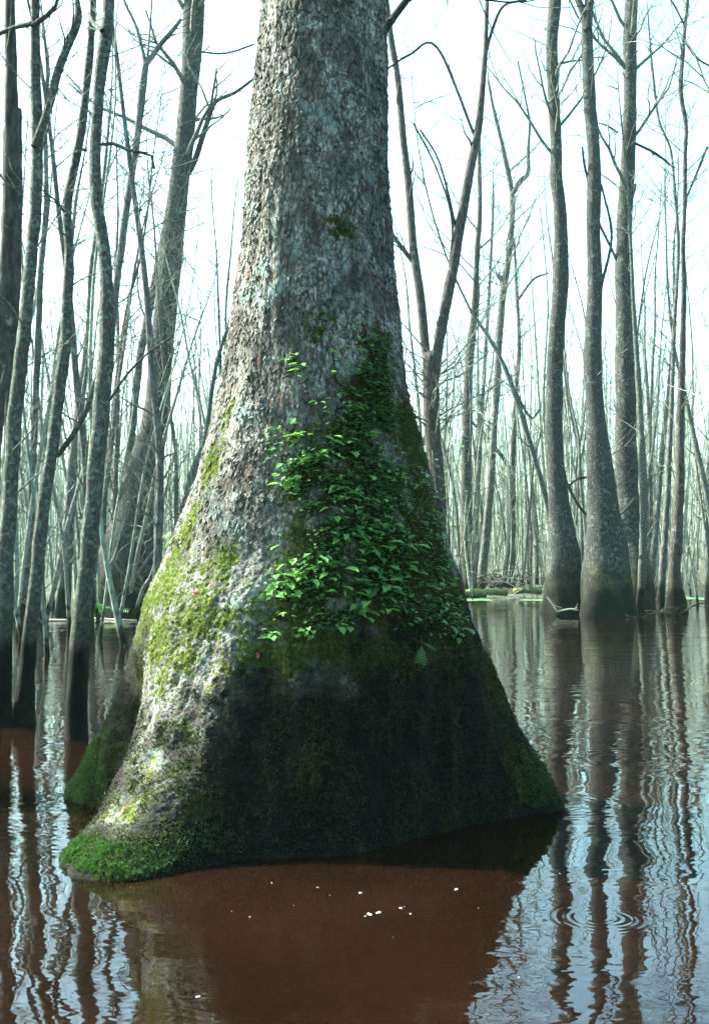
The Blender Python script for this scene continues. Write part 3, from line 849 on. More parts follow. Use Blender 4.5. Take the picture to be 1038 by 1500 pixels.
# ------------------------------------------------------------------ the traced trees
def tree(label, pts, Y, mat, H=17.0, limbs=(), twigs=10, tz0=None, tlen=1.0, sides=14, stub=False, seed=None, group=None, cat='tree', name='bare_tree', base_ext=0.4, tw_r=0.012, fl=None):
    """pts: (px, py, width px) from the top of the photo down to the water"""
    R = np.random.default_rng(seed if seed is not None else int(abs(hash_str(label))))
    pts = sorted(pts, key=lambda a: -a[1])
    path = [list(x) for x in pxpath(pts, Y)]
    b = np.array(path[0])
    if b[2] > 0.05:                                       # base hidden: carry on down to the water
        d = (np.array(path[0]) - np.array(path[1]))[:3]
        d /= max(abs(d[2]), .05)
        path.insert(0, [b[0] + d[0] * b[2] * .7, b[1], 0.0, b[3] * 1.15])
    path.insert(0, [path[0][0], path[0][1], -base_ext, path[0][3] * 1.05])
    top = np.array(path[-1])
    if top[2] < H and not stub:
        d = (np.array(path[-1]) - np.array(path[-2]))[:3]
        d /= np.linalg.norm(d)
        n = max(2, int((H - top[2]) / 1.5))
        for k in range(1, n + 1):
            d = d * .8 + np.array((0, 0, .25)) + R.normal(0, .05, 3)
            d /= np.linalg.norm(d)
            q = np.array(path[-1][:3]) + d * (H - top[2]) / n
            path.append([*q, max(top[3] * (1 - .85 * k / n), .01)])
    base = np.array((path[1][0], path[1][1], 0.0))
    root = empty(name, tuple(base))
    tag(root, label, cat, group)
    ta = Acc()
    mean_r = np.mean([q[3] for q in path])
    for q in path: q[1] += 0.12 * math.sin(q[2] * .7 + Y)
    s = spline(path, max(.08, mean_r * .7))
    ph = R.uniform(0, 6)
    rel = np.maximum(s[:, 3], 0.004)
    ta.tube(s[:, :3], rel, sides, rough=.22)
    if fl:                                                # fluted base
        v = ta.v[0]
        n = len(s)
        ring = v[:n * sides].reshape(n, sides, 3)
        thl = np.linspace(0, 2 * math.pi, sides, endpoint=False)
        k = 1 + .16 * np.exp(-np.clip(s[:, 2], 0, None) / fl)[:, None] * np.cos(thl * 4 + ph)[None, :]
        ring[:] = s[:, None, :3] + (ring - s[:, None, :3]) * k[..., None]
    ta.build('trunk', mat, root, base)
    for lb in limbs:
        a = Acc()
        ls = limb(a, pxpath(lb, Y, R.uniform(-.4, .4)), 7, .08, .1)
        for q in range(3 if len(ls) > 4 else 1):
            i = R.integers(len(ls) // 3, len(ls))
            grow(a, ls[i, :3], (ls[i, :3] - ls[max(0, i - 2), :3]) + R.normal(0, .1, 3), tlen * .45, max(.35 * ls[i, 3], .004), 1, R, kids=2)
        a.build('limb', mat, root, base)
    if twigs:
        a = Acc()
        z0 = tz0 if tz0 is not None else 1.0
        cand = np.where(s[:, 2] > z0)[0]
        for q in range(int(twigs * 1.6)):
            i = R.choice(cand)
            an = R.uniform(0, 6.28)
            grow(a, s[i, :3], (math.cos(an), math.sin(an), R.uniform(.1, .9)), tlen * R.uniform(.5, 1.5), tw_r * R.uniform(.8, 1.7), 1, R, kids=4, up=.2)
        hi = np.where(s[:, 2] > H * .55)[0]
        if len(hi) and not stub:
            for q in range(12):
                i = R.choice(hi)
                an = R.uniform(0, 6.28)
                grow(a, s[i, :3], (math.cos(an), math.sin(an), .8), tlen * R.uniform(1.5, 2.8), max(.3 * s[i, 3], .015), 2, R, kids=4)
        tag(a.build('twigs', M_TWIG, root, base), kind='stuff')
    return root
def hash_str(s_):
    h = 7
    for ch in s_: h = (h * 31 + ord(ch)) % 1000003
    return h
YW = lambda py: W(519, py)[1]
# ---- left
tree('dark trunk cut by the left edge of the view, leaning out as it comes down', [(19, 0, 15), (18, 150, 20), (12, 300, 24), (2, 450, 24), (-14, 650, 26), (-30, 900, 30), (-36, 1020, 34)], 11.5, M_BROWN, 15, twigs=6, tz0=2.5)
tree('snag with a broken top between two lichened trunks at far left', [(31, 165, 11), (31, 300, 14), (26, 420, 14), (17, 520, 13), (6, 700, 13), (-2, 900, 15), (-6, 1000, 18)], 13.0, M_BROWN, stub=True, twigs=3, tz0=2)
tree('lichen spotted trunk with a raised side fork, standing nearest the left edge', [(48, 0, 14), (47, 100, 16), (50, 200, 18), (48, 300, 18), (41, 400, 18), (34, 500, 20), (25, 600, 21), (21, 700, 22), (16, 800, 23), (14, 900, 24), (10, 1000, 26), (8, 1060, 30)], YW(1060), M_LICHEN, 14,
     limbs=[[(50, 215, 12), (62, 185, 12), (74, 150, 12), (84, 108, 13), (97, 72, 13), (114, 30, 13), (113, 0, 9), (104, -60, 8)], [(47, 38, 8), (70, 22, 8), (82, 8, 6), (90, -20, 5)], [(46, 35, 8), (22, 40, 7), (-6, 52, 7)]], twigs=8, tz0=1.6, tw_r=.007)
tree('slim dark stem just right of the forked lichened trunk', [(62, 40, 5), (68, 100, 6), (66, 180, 7), (70, 300, 8), (62, 400, 9), (58, 470, 10), (50, 600, 10), (44, 760, 11), (38, 890, 13)], 24, M_GREY, 14, twigs=14, tz0=2.5, tw_r=.01)
tree('long sweeping lichened trunk, second from left at the waterline', [(134, 0, 10), (125, 100, 12), (112, 200, 13), (100, 260, 14), (94, 300, 14), (98, 360, 14), (97, 420, 16), (95, 500, 18), (88, 570, 18), (80, 650, 18), (68, 740, 19), (58, 850, 20), (52, 900, 21), (45, 980, 24), (40, 1057, 34)], YW(1057), M_LICHEN, 14,
     limbs=[[(110, 225, 4), (118, 218, 5), (126, 220, 6)], [(94, 310, 4), (80, 292, 3), (66, 282, 3)], [(84, 668, 8), (105, 640, 8), (128, 600, 7), (140, 560, 6), (146, 530, 5)]], twigs=9, tz0=1.2, tw_r=.006)
tree('curved pale trunk, right hand one of the three dark footed trunks at left', [(155, -10, 18), (153, 40, 20), (144, 110, 17), (140, 180, 17), (139, 250, 18), (143, 300, 18), (152, 350, 18), (158, 400, 20), (160, 460, 23), (160, 510, 24), (156, 570, 24), (150, 640, 24), (143, 720, 24), (135, 800, 24), (125, 880, 25), (118, 960, 28), (114, 1020, 31), (112, 1083, 36)], YW(1083), M_LICHEN, 14,
     limbs=[[(143, 212, 5), (165, 210, 6), (190, 220, 5), (222, 228, 4), (226, 247, 4)], [(150, 45, 8), (138, 35, 7), (130, 20, 5)], [(152, 600, 4), (185, 550, 4), (225, 510, 3), (250, 495, 3)]], twigs=10, tz0=1.2, tw_r=.006)
tree('slender trunk that forks in a Y beside the curved pale trunk', [(215, 85, 9), (208, 130, 11), (200, 200, 11), (190, 270, 11), (182, 340, 11), (172, 420, 11), (163, 500, 12), (150, 640, 13), (140, 760, 14), (130, 898, 18)], 30, M_GREY, stub=True, limbs=[[(214, 95, 7), (200, 40, 5), (182, 0, 4), (170, -50, 3)], [(214, 95, 8), (235, 65, 8), (250, 48, 7), (265, 28, 6)], [(216, 90, 4), (220, 40, 3), (224, -20, 3)]], twigs=12, tz0=4, tlen=1.5, tw_r=.014)
tree('big leaning tree with a flared mossy foot and a fern, behind the left trunks', [(285, -5, 28), (280, 100, 28), (275, 150, 28), (270, 200, 29), (262, 260, 30), (255, 330, 33), (249, 400, 33), (242, 470, 33), (235, 530, 35), (229, 600, 39), (217, 660, 46), (206, 720, 54), (196, 770, 64), (188, 820, 80), (182, 860, 96), (178, 897, 108)], YW(897), M_STOUT, 24,
     limbs=[[(262, 268, 10), (282, 243, 9), (300, 190, 8), (312, 155, 7), (322, 145, 6), (345, 135, 5), (372, 115, 4)], [(314, 150, 4), (318, 130, 3), (316, 110, 3)], [(285, 75, 3), (330, 78, 3), (372, 65, 3)]], twigs=18, tz0=2, tlen=1.6, sides=24, fl=.8, tw_r=.014)
tree('dark crooked trunk half hidden behind the big leaning tree', [(252, 290, 7), (240, 345, 8), (228, 400, 10), (215, 470, 12), (205, 520, 12), (197, 600, 12), (190, 680, 12), (176, 800, 13), (166, 885, 15)], 44, M_BROWN, 19, twigs=16, tz0=4, tlen=1.8, tw_r=.02)
tree('straight dim trunk between the sweeping and the curved pale trunks', [(140, 360, 8), (135, 400, 10), (130, 480, 11), (123, 540, 12), (115, 600, 14), (107, 700, 16), (100, 800, 17), (93, 885, 20)], 34, M_GREY, 18, twigs=14, tz0=3, tlen=1.8, tw_r=.015)
tree('pale leaning sapling rising left of the dark footed trunks', [(150, 590, 3), (135, 640, 4), (118, 700, 5), (100, 770, 7), (88, 830, 8), (76, 880, 9), (68, 910, 10)], YW(910), M_PALE, 9, twigs=14, tz0=1, tlen=1.0, tw_r=.012, cat='sapling', name='sapling')
tree('twiggy bright sapling in front of the big leaning tree', [(292, 470, 3), (275, 520, 3), (262, 565, 4), (245, 625, 5), (230, 685, 5), (215, 760, 6), (201, 820, 7), (190, 870, 7), (183, 899, 8)], YW(899), M_PALE, 11, limbs=[[(194, 852, 4), (215, 820, 4), (240, 790, 3)], [(222, 728, 3), (195, 690, 3), (170, 672, 2)], [(232, 680, 3), (222, 650, 3), (228, 640, 2)]], twigs=18, tz0=1, tlen=1.2, tw_r=.012, cat='sapling', name='sapling')
tree('short forked sapling beside the twiggy bright one', [(232, 800, 2), (222, 840, 4), (208, 865, 5), (198, 900, 6)], YW(900), M_PALE, 4, twigs=9, tz0=.5, tlen=.9, tw_r=.010, cat='sapling', name='sapling')
tree('blue grey trunk leaning in behind the left outline of the big trunk', [(330, 560, 11), (305, 640, 14), (288, 685, 16), (275, 735, 15), (262, 775, 14), (247, 820, 13), (238, 850, 13), (224, 893, 15)], 35, M_LICHEN, 17, twigs=10, tz0=3, tlen=1.4, tw_r=.014)
tree('dim straight trunk left of the sweeping lichened trunk', [(100, 420, 8), (78, 560, 10), (66, 700, 12), (60, 800, 14), (56, 880, 18)], 40, M_GREY, 18, twigs=14, tz0=3, tlen=1.8, tw_r=.016)
tree('thin stem leaning right across the gap below the broken branch', [(205, 380, 4), (190, 440, 5), (180, 500, 6), (172, 560, 7), (160, 660, 8), (150, 760, 9), (140, 890, 11)], 36, M_BROWN, 18, twigs=14, tz0=3, tlen=1.6, tw_r=.015)
# ---- right
tree('dark forked trunk just right of the big trunk, both arms reaching up', [(632, 520, 26), (630, 560, 25), (632, 620, 24), (638, 690, 24), (643, 760, 26), (648, 850, 34)], 26, M_BROWN, stub=True,
     limbs=[[(630, 560, 14), (622, 500, 14), (615, 430, 14), (605, 360, 13), (598, 270, 12), (590, 200, 11), (583, 120, 10), (573, 60, 10), (566, 0, 8), (560, -80, 6)],
            [(632, 560, 15), (641, 510, 16), (652, 450, 17), (662, 400, 17), (672, 340, 16), (681, 290, 15), (690, 240, 14), (700, 190, 12), (706, 130, 10), (710, 80, 8), (712, 30, 7), (714, -30, 6)],
            [(606, 385, 8), (590, 365, 7), (572, 340, 6)], [(708, 90, 5), (722, 40, 5), (738, 8, 4), (770, 0, 4)], [(697, 205, 5), (640, 70, 4), (600, 80, 4), (568, 100, 3)],
            [(668, 340, 5), (655, 280, 4), (640, 230, 3), (615, 190, 3)], [(652, 440, 5), (662, 330, 4), (640, 250, 3), (605, 180, 3)]], twigs=26, tz0=4, tlen=1.8, tw_r=.016)
tree('purplish grey trunk standing by the mossy logs on the far bank', [(701, 180, 5), (702, 300, 7), (698, 370, 8), (695, 450, 10), (690, 500, 12), (685, 560, 13), (683, 650, 15), (683, 750, 17), (683, 820, 21), (684, 858, 30)], 50, M_BROWN, 22, twigs=26, tz0=4, tlen=2.2, tw_r=.02)
tree('slim trunk with a crooked elbow branch high on its right', [(716, 130, 4), (722, 160, 5), (735, 210, 6), (748, 270, 8), (750, 295, 9), (748, 340, 9), (742, 390, 10), (736, 430, 10), (731, 500, 10), (728, 560, 10), (722, 640, 10), (717, 720, 11), (710, 800, 13), (705, 858, 15)], 51, M_GREY, 24, limbs=[[(750, 285, 7), (762, 265, 8), (773, 253, 7), (773, 220, 5), (775, 180, 4), (768, 140, 3), (758, 90, 3)], [(736, 425, 5), (733, 408, 7), (728, 404, 5)]], twigs=20, tz0=5, tlen=2.0, tw_r=.02)
tree('slight dark trunk with a slanting dead limb, in front of the logs', [(752, 350, 4), (757, 430, 5), (760, 500, 6), (756, 560, 7), (752, 640, 8), (750, 700, 10), (747, 800, 14), (746, 868, 17)], YW(869), M_BROWN, 18, limbs=[[(748, 690, 6), (730, 662, 5), (705, 632, 5), (684, 612, 4)], [(758, 440, 4), (780, 410, 4), (802, 400, 3)]], twigs=22, tz0=3, tlen=1.8, tw_r=.018)
tree('thin arching tree bowed over towards the first big right hand trunk', [(690, 455, 4), (700, 470, 5), (718, 498, 6), (737, 535, 7), (755, 585, 8), (775, 650, 8), (792, 705, 8), (803, 750, 9), (812, 820, 11), (815, 880, 13)], 38, M_LICHEN, 20, limbs=[[(742, 548, 4), (775, 610, 4), (790, 600, 3)]], twigs=18, tz0=3, tlen=1.8, tw_r=.016)
tree('first of the three stout right hand trees, with a dark bulging foot', [(812, -5, 18), (808, 60, 17), (810, 120, 17), (814, 200, 17), (814, 260, 19), (819, 320, 20), (820, 400, 22), (817, 460, 25), (813, 540, 25), (812, 600, 26), (812, 660, 27), (815, 720, 30), (819, 770, 36), (823, 810, 47), (824, 850, 54), (824, 880, 56), (824, 898, 58)], YW(898), M_STOUT, 23, limbs=[[(808, 45, 6), (800, 42, 6), (797, 42, 4)], [(826, 700, 4), (850, 745, 4), (880, 768, 4), (912, 750, 3), (928, 730, 3)], [(815, 730, 3), (850, 700, 3), (900, 705, 3)]], twigs=14, tz0=3, tlen=1.6, sides=24, fl=.6, tw_r=.014)
tree('middle stout right hand tree with the broadest flared green foot', [(860, 30, 15), (861, 100, 17), (863, 160, 18), (868, 220, 18), (869, 265, 20), (868, 330, 21), (870, 380, 22), (871, 440, 24), (868, 520, 25), (870, 600, 28), (874, 660, 33), (880, 720, 42), (885, 770, 54), (889, 820, 68), (891, 860, 78), (892, 900, 86)], YW(901), M_STOUT, 20, stub=True, limbs=[[(860, 45, 13), (852, 15, 11), (842, -10, 10), (825, -60, 8), (810, -120, 5)], [(860, 45, 14), (862, 10, 14), (864, -30, 13), (868, -90, 10), (870, -150, 6)], [(862, 270, 4), (855, 240, 4), (852, 215, 3)], [(880, 420, 5), (895, 345, 4), (880, 270, 3)]], twigs=14, tz0=3, tlen=1.6, sides=26, fl=.8, tw_r=.014)
tree('rear stout right hand tree standing partly behind the broad footed one', [(926, -5, 18), (922, 60, 20), (921, 120, 20), (920, 180, 20), (918, 250, 21), (916, 300, 22), (914, 360, 23), (913, 420, 24), (913, 500, 27), (914, 580, 29), (917, 660, 30), (920, 720, 31), (925, 780, 38), (929, 830, 48), (931, 895, 58)], 37, M_STOUT, 24, limbs=[[(905, 195, 3), (890, 185, 3), (876, 180, 2)], [(930, 210, 4), (960, 225, 4), (985, 245, 3)], [(910, 400, 5), (895, 365, 4), (878, 330, 4), (872, 310, 3)], [(908, 330, 4), (925, 290, 4), (930, 270, 4)]], twigs=16, tz0=3, tlen=1.6, sides=22, fl=.7, tw_r=.014)
tree('slim blue grey trunk in front of the rear stout tree', [(922, 360, 5), (928, 450, 6), (934, 530, 8), (937, 600, 9), (940, 700, 11), (940, 800, 11), (938, 899, 13)], YW(899), M_LICHEN, 17, twigs=12, tz0=3, tlen=1.3, tw_r=.013)
tree('tall thin wavering tree near the right edge with sticks round its foot', [(1006, -5, 5), (1001, 60, 6), (998, 130, 7), (1005, 180, 6), (1003, 230, 6), (1001, 300, 6), (998, 360, 7), (1000, 420, 8), (1000, 500, 9), (999, 560, 11), (996, 640, 13), (993, 720, 15), (988, 800, 17), (986, 850, 20), (990, 897, 36)], YW(898), M_BROWN, 24, limbs=[[(1000, 300, 3), (1015, 265, 4), (1035, 215, 4)], [(1002, 60, 4), (1020, 85, 3), (1045, 100, 3)], [(1003, 40, 3), (985, 5, 3), (970, -15, 3)]], twigs=20, tz0=3, tlen=1.5, tw_r=.013)
tree('thin stem bending left of the wavering tree', [(952, 60, 3), (957, 110, 4), (965, 175, 4), (980, 215, 4), (985, 260, 4), (990, 330, 5), (992, 380, 5), (988, 480, 6), (982, 600, 7), (975, 740, 9), (968, 880, 12)], 39, M_GREY, 22, twigs=20, tz0=4, tlen=1.6, tw_r=.015)
tree('leaning trunk at the right edge', [(990, 520, 5), (1002, 570, 6), (1012, 620, 7), (1024, 680, 8), (1036, 740, 9), (1050, 820, 11), (1062, 885, 13)], 40, M_LICHEN, 18, twigs=14, tz0=3, tlen=1.6, tw_r=.015)
tree('dim trunk slanting behind the slim blue grey one', [(985, 480, 5), (978, 580, 7), (968, 680, 8), (958, 780, 9), (950, 870, 12)], 47, M_GREY, 20, twigs=16, tz0=4, tlen=1.8, tw_r=.018)
tree('paired stem in the gap left of the stout right hand trees', [(722, 300, 4), (716, 420, 5), (708, 560, 6), (700, 700, 7), (694, 850, 9)], 56, M_GREY, 22, twigs=16, tz0=4, tlen=2.0, tw_r=.02)

# ------------------------------------------------------------------ thin trees of the stand: a few kinds, copied
def proto(H, r, lean, seed, mat):
    R = np.random.default_rng(seed)
    root = empty('thin_tree', (0, 0, 0))
    n = 9
    p, d, path = np.zeros(3), np.array((lean, R.normal(0, .05), 1.0)), []
    for k in range(n + 1):
        path.append((*p, r * (1 - .85 * (k / n) ** 1.2) * (1.35 if k == 0 else 1)))
        d = d / np.linalg.norm(d) + np.array((R.normal(0, .07) - lean * .12, R.normal(0, .06), .08))
        p = p + d / np.linalg.norm(d) * H / n
    path.insert(0, (0, 0, -.6, r * 1.5))
    s = spline(path, .45)
    a = Acc()
    a.tube(s[:, :3], s[:, 3], 8, rough=.15)
    a.build('trunk', mat, root)
    a = Acc()
    for q in range(20):
        z = R.uniform(.12, .97)
        i = int(z * (len(s) - 1))
        an = R.uniform(0, 6.28)
        grow(a, s[i, :3], (math.cos(an), math.sin(an), R.uniform(.4, 1.4)), R.uniform(.7, 2.0) * (1 if z > .4 else .7), max(.33 * s[i, 3], .008), 1, R, kids=5, up=.3, sides=4)
    tag(a.build('twigs', M_TWIG, root), kind='stuff')
    return root
def copy_tree(o):
    c = o.copy()
    COL.objects.link(c)
    for ch in o.children:
        d = ch.copy()
        COL.objects.link(d)
        d.parent = c
    return c
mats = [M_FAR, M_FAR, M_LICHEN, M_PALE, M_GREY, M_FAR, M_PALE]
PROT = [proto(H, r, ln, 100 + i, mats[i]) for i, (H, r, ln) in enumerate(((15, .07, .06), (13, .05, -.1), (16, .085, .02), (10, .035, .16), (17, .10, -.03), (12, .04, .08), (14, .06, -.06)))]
used = [False] * len(PROT)
def plant(x, y, grp, lab, sc=1.0, kind=None):
    i = kind if kind is not None else random.randrange(len(PROT))
    o = PROT[i] if not used[i] else copy_tree(PROT[i])
    used[i] = True
    o.location = (x, y, 0.0)
    o.rotation_euler = (0, 0, random.uniform(0, 6.28))
    o.scale = (sc, sc, sc)
    tag(o, lab, 'tree', grp)
def px_x(px, y): return (px - CX) / FPX * y
for k in range(76):
    y = random.uniform(17, 50) if k < 44 else random.uniform(44, 66)
    px = random.uniform(-30, 335)
    plant(px_x(px, y), y, 'thin trees of the left stand', 'thin bare tree among the crowded stems behind the left hand trunks', random.uniform(.7, 1.0))
for k in range(140):
    y = random.uniform(40, 70) if k < 74 else random.uniform(54, 88)
    px = random.uniform(585, 1070)
    if y < 53 and 690 < px < 800: y += 15
    plant(px_x(px, y), y, 'thin trees of the right stand', 'thin bare tree in the hazy stand behind the stout right hand trees', random.uniform(.75, 1.2))
for k in range(4):                                        # more of the wood to the left, out of view
    y = random.uniform(16, 26)
    plant(-random.uniform(.36 * y + 2.0, .36 * y + 12), y, 'thin trees left of the view', 'thin bare tree standing out of view to the left', 1.0)

a = Acc()
sn = empty('snag', (-6.3, 8.72, 0))  # unseen, added and cut to height so its shadow falls on the rear buttress
tag(sn, 'broken snag added unseen at the left to shade the rear buttress', 'tree')
s = spline([(-6.3, 8.72, -.4, .42), (-6.28, 8.72, .8, .33), (-6.3, 8.7, 2.5, .29), (-6.33, 8.7, 4.2, .27), (-6.36, 8.7, 5.1, .20)], .15)
a.tube(s[:, :3], s[:, 3], 14, rough=.2)
a.build('trunk', M_GREY, sn, (-6.3, 8.72, 0))

# ------------------------------------------------------------------ the far wood, one mass
fw = Acc()
R = np.random.default_rng(21)
for k in range(1500):
    y = 57 + 120 * R.uniform() ** 1.3
    x = R.uniform(-.42, .42) * y
    H = R.uniform(9, 19)
    r = R.choice((.03, .045, .06, .09, .14), p=(.34, .28, .2, .12, .06))
    if r < .05: H *= .6
    ln = R.normal(0, .07, 2)
    b = R.normal(0, .25, 2)
    zb = float(bank_z(np.array([x]), np.array([y]))[0]) - .3
    t = np.linspace(0, 1, 6)
    path = np.stack((x + ln[0] * H * t + b[0] * np.sin(t * 5), y + ln[1] * H * t + b[1] * np.sin(t * 4), zb + H * t), 1)
    fw.tube(path, r * (1.1 - .9 * t), 5, cap1=False)
    for q in range(5):
        i = R.integers(1, 5)
        an = R.uniform(0, 6.28)
        pp = path[i] + (path[i + 1] - path[i]) * R.uniform()
        grow(fw, pp, (math.cos(an), math.sin(an), R.uniform(.5, 1.6)), R.uniform(1, 3), max(r * .3, .014), 1 if q < 4 else 0, R, kids=3, up=.3, sides=3)
for k in range(1900):                                     # deeper in, where only the stems still count
    y = R.uniform(95, 185)
    x = R.uniform(-.75, .75) * y
    H = R.uniform(12, 20)
    r = R.uniform(.05, .15)
    ln = R.normal(0, .05, 2)
    zb = float(bank_z(np.array([x]), np.array([y]))[0]) - .3
    t = np.linspace(0, 1, 5)
    path = np.stack((x + ln[0] * H * t + R.normal(0, .25) * np.sin(t * 5), y + ln[1] * H * t, zb + H * t), 1)
    fw.tube(path, r * (1.1 - .9 * t), 4, cap1=False)
    for q in range(3):
        i = R.integers(0, 4)
        an = R.uniform(0, 6.28)
        grow(fw, path[i] + (path[i + 1] - path[i]) * R.uniform(), (math.cos(an), math.sin(an), R.uniform(.5, 1.6)), R.uniform(1.5, 4), .03, 0, R, up=.3)
for k in range(620):                                      # and to both sides
    y = R.uniform(14, 95)
    x = R.choice((-1, 1)) * R.uniform(.38, 1.1) * y
    if abs(x) > 150 or math.hypot(x, y - 6.7) < 23 and x < 0: continue
    H = R.uniform(11, 19)
    r = R.choice((.05, .08, .12, .18))
    ln = R.normal(0, .06, 2)
    zb = float(bank_z(np.array([x]), np.array([y]))[0]) - .3 if y > 50 else -.4
    t = np.linspace(0, 1, 6)
    path = np.stack((x + ln[0] * H * t + R.normal(0, .3) * np.sin(t * 5), y + ln[1] * H * t, zb + H * t), 1)
    fw.tube(path, r * (1.1 - .9 * t), 5, cap1=False)
    for q in range(4):
        i = R.integers(1, 5)
        an = R.uniform(0, 6.28)
        grow(fw, path[i] + (path[i + 1] - path[i]) * R.uniform(), (math.cos(an), math.sin(an), R.uniform(.4, 1.4)), R.uniform(1.5, 3.5), max(r * .3, .015), 1 if q < 2 else 0, R, kids=3, up=.3, sides=3)
for k in range(300):                                      # the wood goes on beside and behind the camera
    an0 = R.uniform(-math.pi * 1.12, math.pi * .12)
    rad0 = R.uniform(11, 60)
    x, y = rad0 * math.cos(an0), rad0 * math.sin(an0) + 2
    if y > -4 and abs(x) < 14 or (x < 0 and y > -2 and math.hypot(x, y - 6.7) < 24): continue
    H = R.uniform(15, 24)
    r = R.choice((.07, .12, .2, .3))
    ln = R.normal(0, .05, 2)
    t = np.linspace(0, 1, 6)
    path = np.stack((x + ln[0] * H * t + .3 * np.sin(t * 5), y + ln[1] * H * t, -.4 + H * t), 1)
    fw.tube(path, r * (1.15 - .9 * t), 6, cap1=False)
    for q in range(7):
        i = R.integers(1, 5)
        an = R.uniform(0, 6.28)
        pp = path[i] + (path[i + 1] - path[i]) * R.uniform()
        grow(fw, pp, (math.cos(an), math.sin(an), R.uniform(.4, 1.2)), R.uniform(2, 5), max(r * .35, .03), 1, R, kids=3, up=.3, sides=3)
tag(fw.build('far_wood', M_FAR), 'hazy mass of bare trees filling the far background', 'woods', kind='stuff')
br = Acc()
for k in range(1150):                                      # brush on the bank
    y = R.uniform(50, 80)
    x = R.uniform(-.36, .36) * y
    if abs(x) < 2: continue
    zb = float(bank_z(np.array([x]), np.array([y]))[0]) - .1
    grow(br, (x, y, zb), (R.normal(0, .35), R.normal(0, .3), 1), R.uniform(.8, 3.2), R.uniform(.008, .02), 1, R, kids=3, up=.15, sides=3)
tag(br.build('brush', M_PALE), 'tangle of pale brush stems along the far bank', 'brush', kind='stuff')

# ------------------------------------------------------------------ details at the far waterline
def log(label, pts, Y, w, mat=M_LOGMOSS):
    a = Acc()
    q = [(*P(x, y, Y), w * .5 / FPX * Y) for x, y in pts]
    root = empty('fallen_log', q[0][:3])
    tag(root, label, 'log')
    s = spline(q, .3)
    a.tube(s[:, :3], s[:, 3], 10, cap0=True, rough=.2)
    a.build('bole', mat, root, np.array(q[0][:3]))
    t = Acc()
    for k in range(4):
        i = rng.integers(0, len(s))
        grow(t, s[i, :3], (rng.normal(0, .5), rng.normal(0, .3), .6), .8, .02, 1, rng, kids=2)
    t.build('branch_stub', M_DEAD, root, np.array(q[0][:3]))
log('moss covered log lying left of the slight dark trunk on the far bank', [(676, 869), (700, 867), (742, 868)], 49.5, 9)
log('short mossy log end lying right of the slight dark trunk', [(752, 866), (768, 864), (792, 867)], 49.0, 9)
st = Acc()
c = P(730, 852, 52)
for k in range(16):
    an = rng.uniform(0, 6.28)
    grow(st, c + np.array((rng.normal(0, .35), rng.normal(0, .2), -.2)), (math.cos(an), .4 * math.sin(an), rng.uniform(.1, .6)), rng.uniform(.4, .8), .13, 1, rng, kids=3, sides=6)
tag(st.build('root_mass', M_DEAD), 'dark upturned root mass behind the mossy logs', 'stump')
def weed(label, x0, x1, y0, y1):
    a = Acc()
    n = 260
    for k in range(n):
        p = W(rng.uniform(x0, x1), rng.uniform(y0, y1), .012 + .00002 * k)
        if vnoise(np.array([[p[0] * .8, p[1] * .3, 0.5]]), 4)[0] < -.05: continue
        r = rng.uniform(.06, .30)
        th = np.linspace(0, 6.28, 7)[:-1]
        v = [(p[0] + r * math.cos(t) * rng.uniform(.7, 1.2), p[1] + r * 2.0 * math.sin(t) * rng.uniform(.7, 1.2), p[2]) for t in th]
        a.add(v, [(0, 1, 2, 3), (0, 3, 4, 5)])
    tag(a.build('duckweed', M_WEED, smooth=False), label, 'duckweed', kind='stuff')
weed('bright green floating weed in front of the mossy logs', 676, 795, 873.5, 880)
weed('bright green floating weed beyond the right hand trees', 948, 1060, 873.5, 878.5)
def stick(label, pts, Y, w, mat, name='fallen_stick', grp=None, cat='stick'):
    a = Acc()
    q = pxpath([(x, y, w) for x, y in pts], Y)
    s = limb(a, q, 6, .1, .12)
    if len(pts) > 2:
        for k in range(1): grow(a, s[len(s) // 2, :3], s[-1, :3] - s[0, :3] + rng.normal(0, .15, 3), .3, .4 * s[0, 3], 1, rng, kids=2)
    return tag(a.build(name, mat), label, cat, grp)
stick('pale broken stick poking from the water before the first stout tree', [(800, 874), (808, 884), (816, 897)], 32.5, 3, M_STICK)
stick('pale twig lying flat at the foot of the first stout tree', [(815, 896), (835, 892), (846, 894)], 32.6, 2.5, M_STICK)
tang = empty('brush_pile', tuple(W(945, 900)))
tag(tang, 'dark tangle of fallen branches in the water between the right hand trees', 'brush pile')
T0 = W(945, 900)
for k in range(7):
    a = Acc()
    x0 = rng.uniform(905, 1000)
    p0 = W(x0, rng.uniform(897, 905)) + np.array((0, 0, -.05))
    grow(a, p0, (rng.normal(0, .9), rng.normal(0, .4), rng.uniform(.05, .5)), rng.uniform(.9, 2.0), rng.uniform(.02, .045), 1, rng, kids=4, up=-.05, sides=6)
    a.build('branch', M_DEAD, tang, T0)
tg2 = empty('brush_pile', tuple(W(740, 872)))
tag(tg2, 'pale tangle of dead branches lying over the mossy logs', 'brush pile')
T1 = W(740, 872)
for k in range(14):
    a = Acc()
    p0 = P(rng.uniform(685, 800), rng.uniform(845, 868), 49 + rng.uniform(-1.5, 1.5))
    grow(a, p0, (rng.normal(0, 1.0), rng.normal(0, .3), rng.uniform(-.1, .55)), rng.uniform(1.0, 2.4), rng.uniform(.014, .03), 1, rng, kids=4, up=0, sides=5)
    a.build('branch', M_STICK if k % 3 else M_DEAD, tg2, T1)
a = Acc()
p0, p1 = W(-8, 909), W(104, 910)
a.tube(spline([(*p0, .03), (*(p0 * .5 + p1 * .5), .035), (*p1, .02)], .3)[:, :3] + np.array((0, 0, .02)), np.full(len(spline([(*p0, .03), (*(p0 * .5 + p1 * .5), .035), (*p1, .02)], .3)), .03), 6, rough=.2)
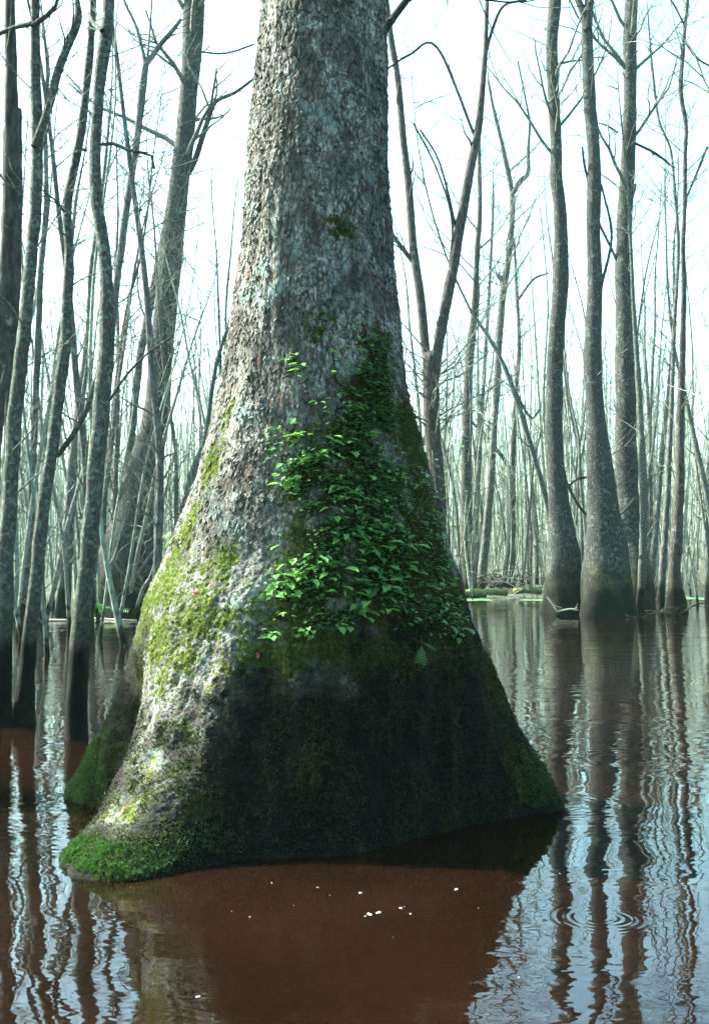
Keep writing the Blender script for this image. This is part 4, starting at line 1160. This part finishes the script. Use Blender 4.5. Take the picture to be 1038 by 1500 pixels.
tag(a.build('floating_stick', M_STICK), 'long pale stick floating flat behind the dark footed trunks', 'stick')
a = Acc()
p0, p1 = W(110, 907), W(200, 910)
sp_ = spline([(*p0, .02), (*(p0 * .5 + p1 * .5 + np.array((0, .2, 0))), .02), (*p1, .02)], .3)
a.tube(sp_[:, :3] + np.array((0, 0, .02)), sp_[:, 3], 6, rough=.2)
tag(a.build('floating_stick', M_STICK), 'thin pale stick floating before the big leaning tree', 'stick')
k0 = W(163, 903) + np.array((0, -.1, .22))
fern('bright green fern tuft at the foot of the big leaning tree', k0, 16, .62, (0, -1, .3), 31, -.2)
# evergreen undergrowth with a few green leaves right of the big trunk
for lab, px, py, Y, n in (('sparse green leaved bush beside the purplish trunk', 692, 700, 47, 160), ('low green leaved bush peeping past the right side of the big trunk', 655, 640, 24, 90)):
    b = P(px, HORIZON + CAMH / Y * FPX, Y)
    root = empty('bush', tuple(b))
    tag(root, lab, 'bush')
    a, l_ = Acc(), Acc()
    top = P(px, py, Y)
    for k in range(6):
        e = top + rng.normal(0, .5, 3) * np.array((.8, .6, 1.3))
        s = limb(a, [(*b, .02), (*(b * .5 + e * .5 + rng.normal(0, .15, 3)), .015), (*e, .006)], 5, .05, .3)
        for q in range(n // 6):
            p = s[rng.integers(len(s) // 2, len(s)), :3] + rng.normal(0, .28, 3)
            f = leaf_frame(np.array((0, -1.0, 0)), rng)
            z_ = rng.uniform(.06, .13)
            l_.add([p, p + (f[1] * .5 + f[0] * .25) * z_, p + f[1] * z_, p + (f[1] * .5 - f[0] * .25) * z_], [(0, 1, 2, 3)])
    a.build('stem', M_TWIG, root, b)
    tag(l_.build('leaves', M_FERN, root, b, smooth=False), kind='stuff')
# foam flecks on the near water
FL = [(398, 1293, 6), (528, 1308, 9), (541, 1339, 12), (555, 1337, 12), (586, 1330, 8), (602, 1339, 8), (667, 1303, 10), (290, 1460, 9), (365, 1343, 7), (340, 1335, 5), (465, 1300, 6), (575, 1373, 4), (534, 1342, 6), (700, 1330, 4), (592, 1328, 5), (430, 1326, 4), (482, 1312, 4), (760, 1432, 5), (820, 1280, 7)]
for px, py, w in FL:
    p = W(px, py)
    a = Acc()
    R_ = .25 * w / FPX * p[1]
    for q in range(3 if w > 7 else 2):
        o_ = np.array((rng.normal(0, R_ * .45), rng.normal(0, R_ * .7), 0))
        th = np.linspace(0, 2 * math.pi, 9)[:-1]
        rr = R_ * rng.uniform(.5, .8)
        rings = [[(o_[0] + rr * c_ * math.cos(t), o_[1] + rr * c_ * 1.5 * math.sin(t), h_ * rr) for t in th] for c_, h_ in ((1, -.1), (.9, .25), (.5, .5))]
        v = np.array(sum(rings, []) + [(o_[0], o_[1], .55 * rr)])
        qd = [(r_ * 8 + k, r_ * 8 + (k + 1) % 8, r_ * 8 + 8 + (k + 1) % 8, r_ * 8 + 8 + k) for r_ in range(2) for k in range(8)]
        a.add(v, qd, [(16 + k, 16 + (k + 1) % 8, 24) for k in range(8)])
    o = a.build('foam_fleck', M_FOAM)
    o.location = p
    tag(o, 'small white foam fleck floating on the brown water before the big trunk', 'foam', 'foam flecks on the near water')
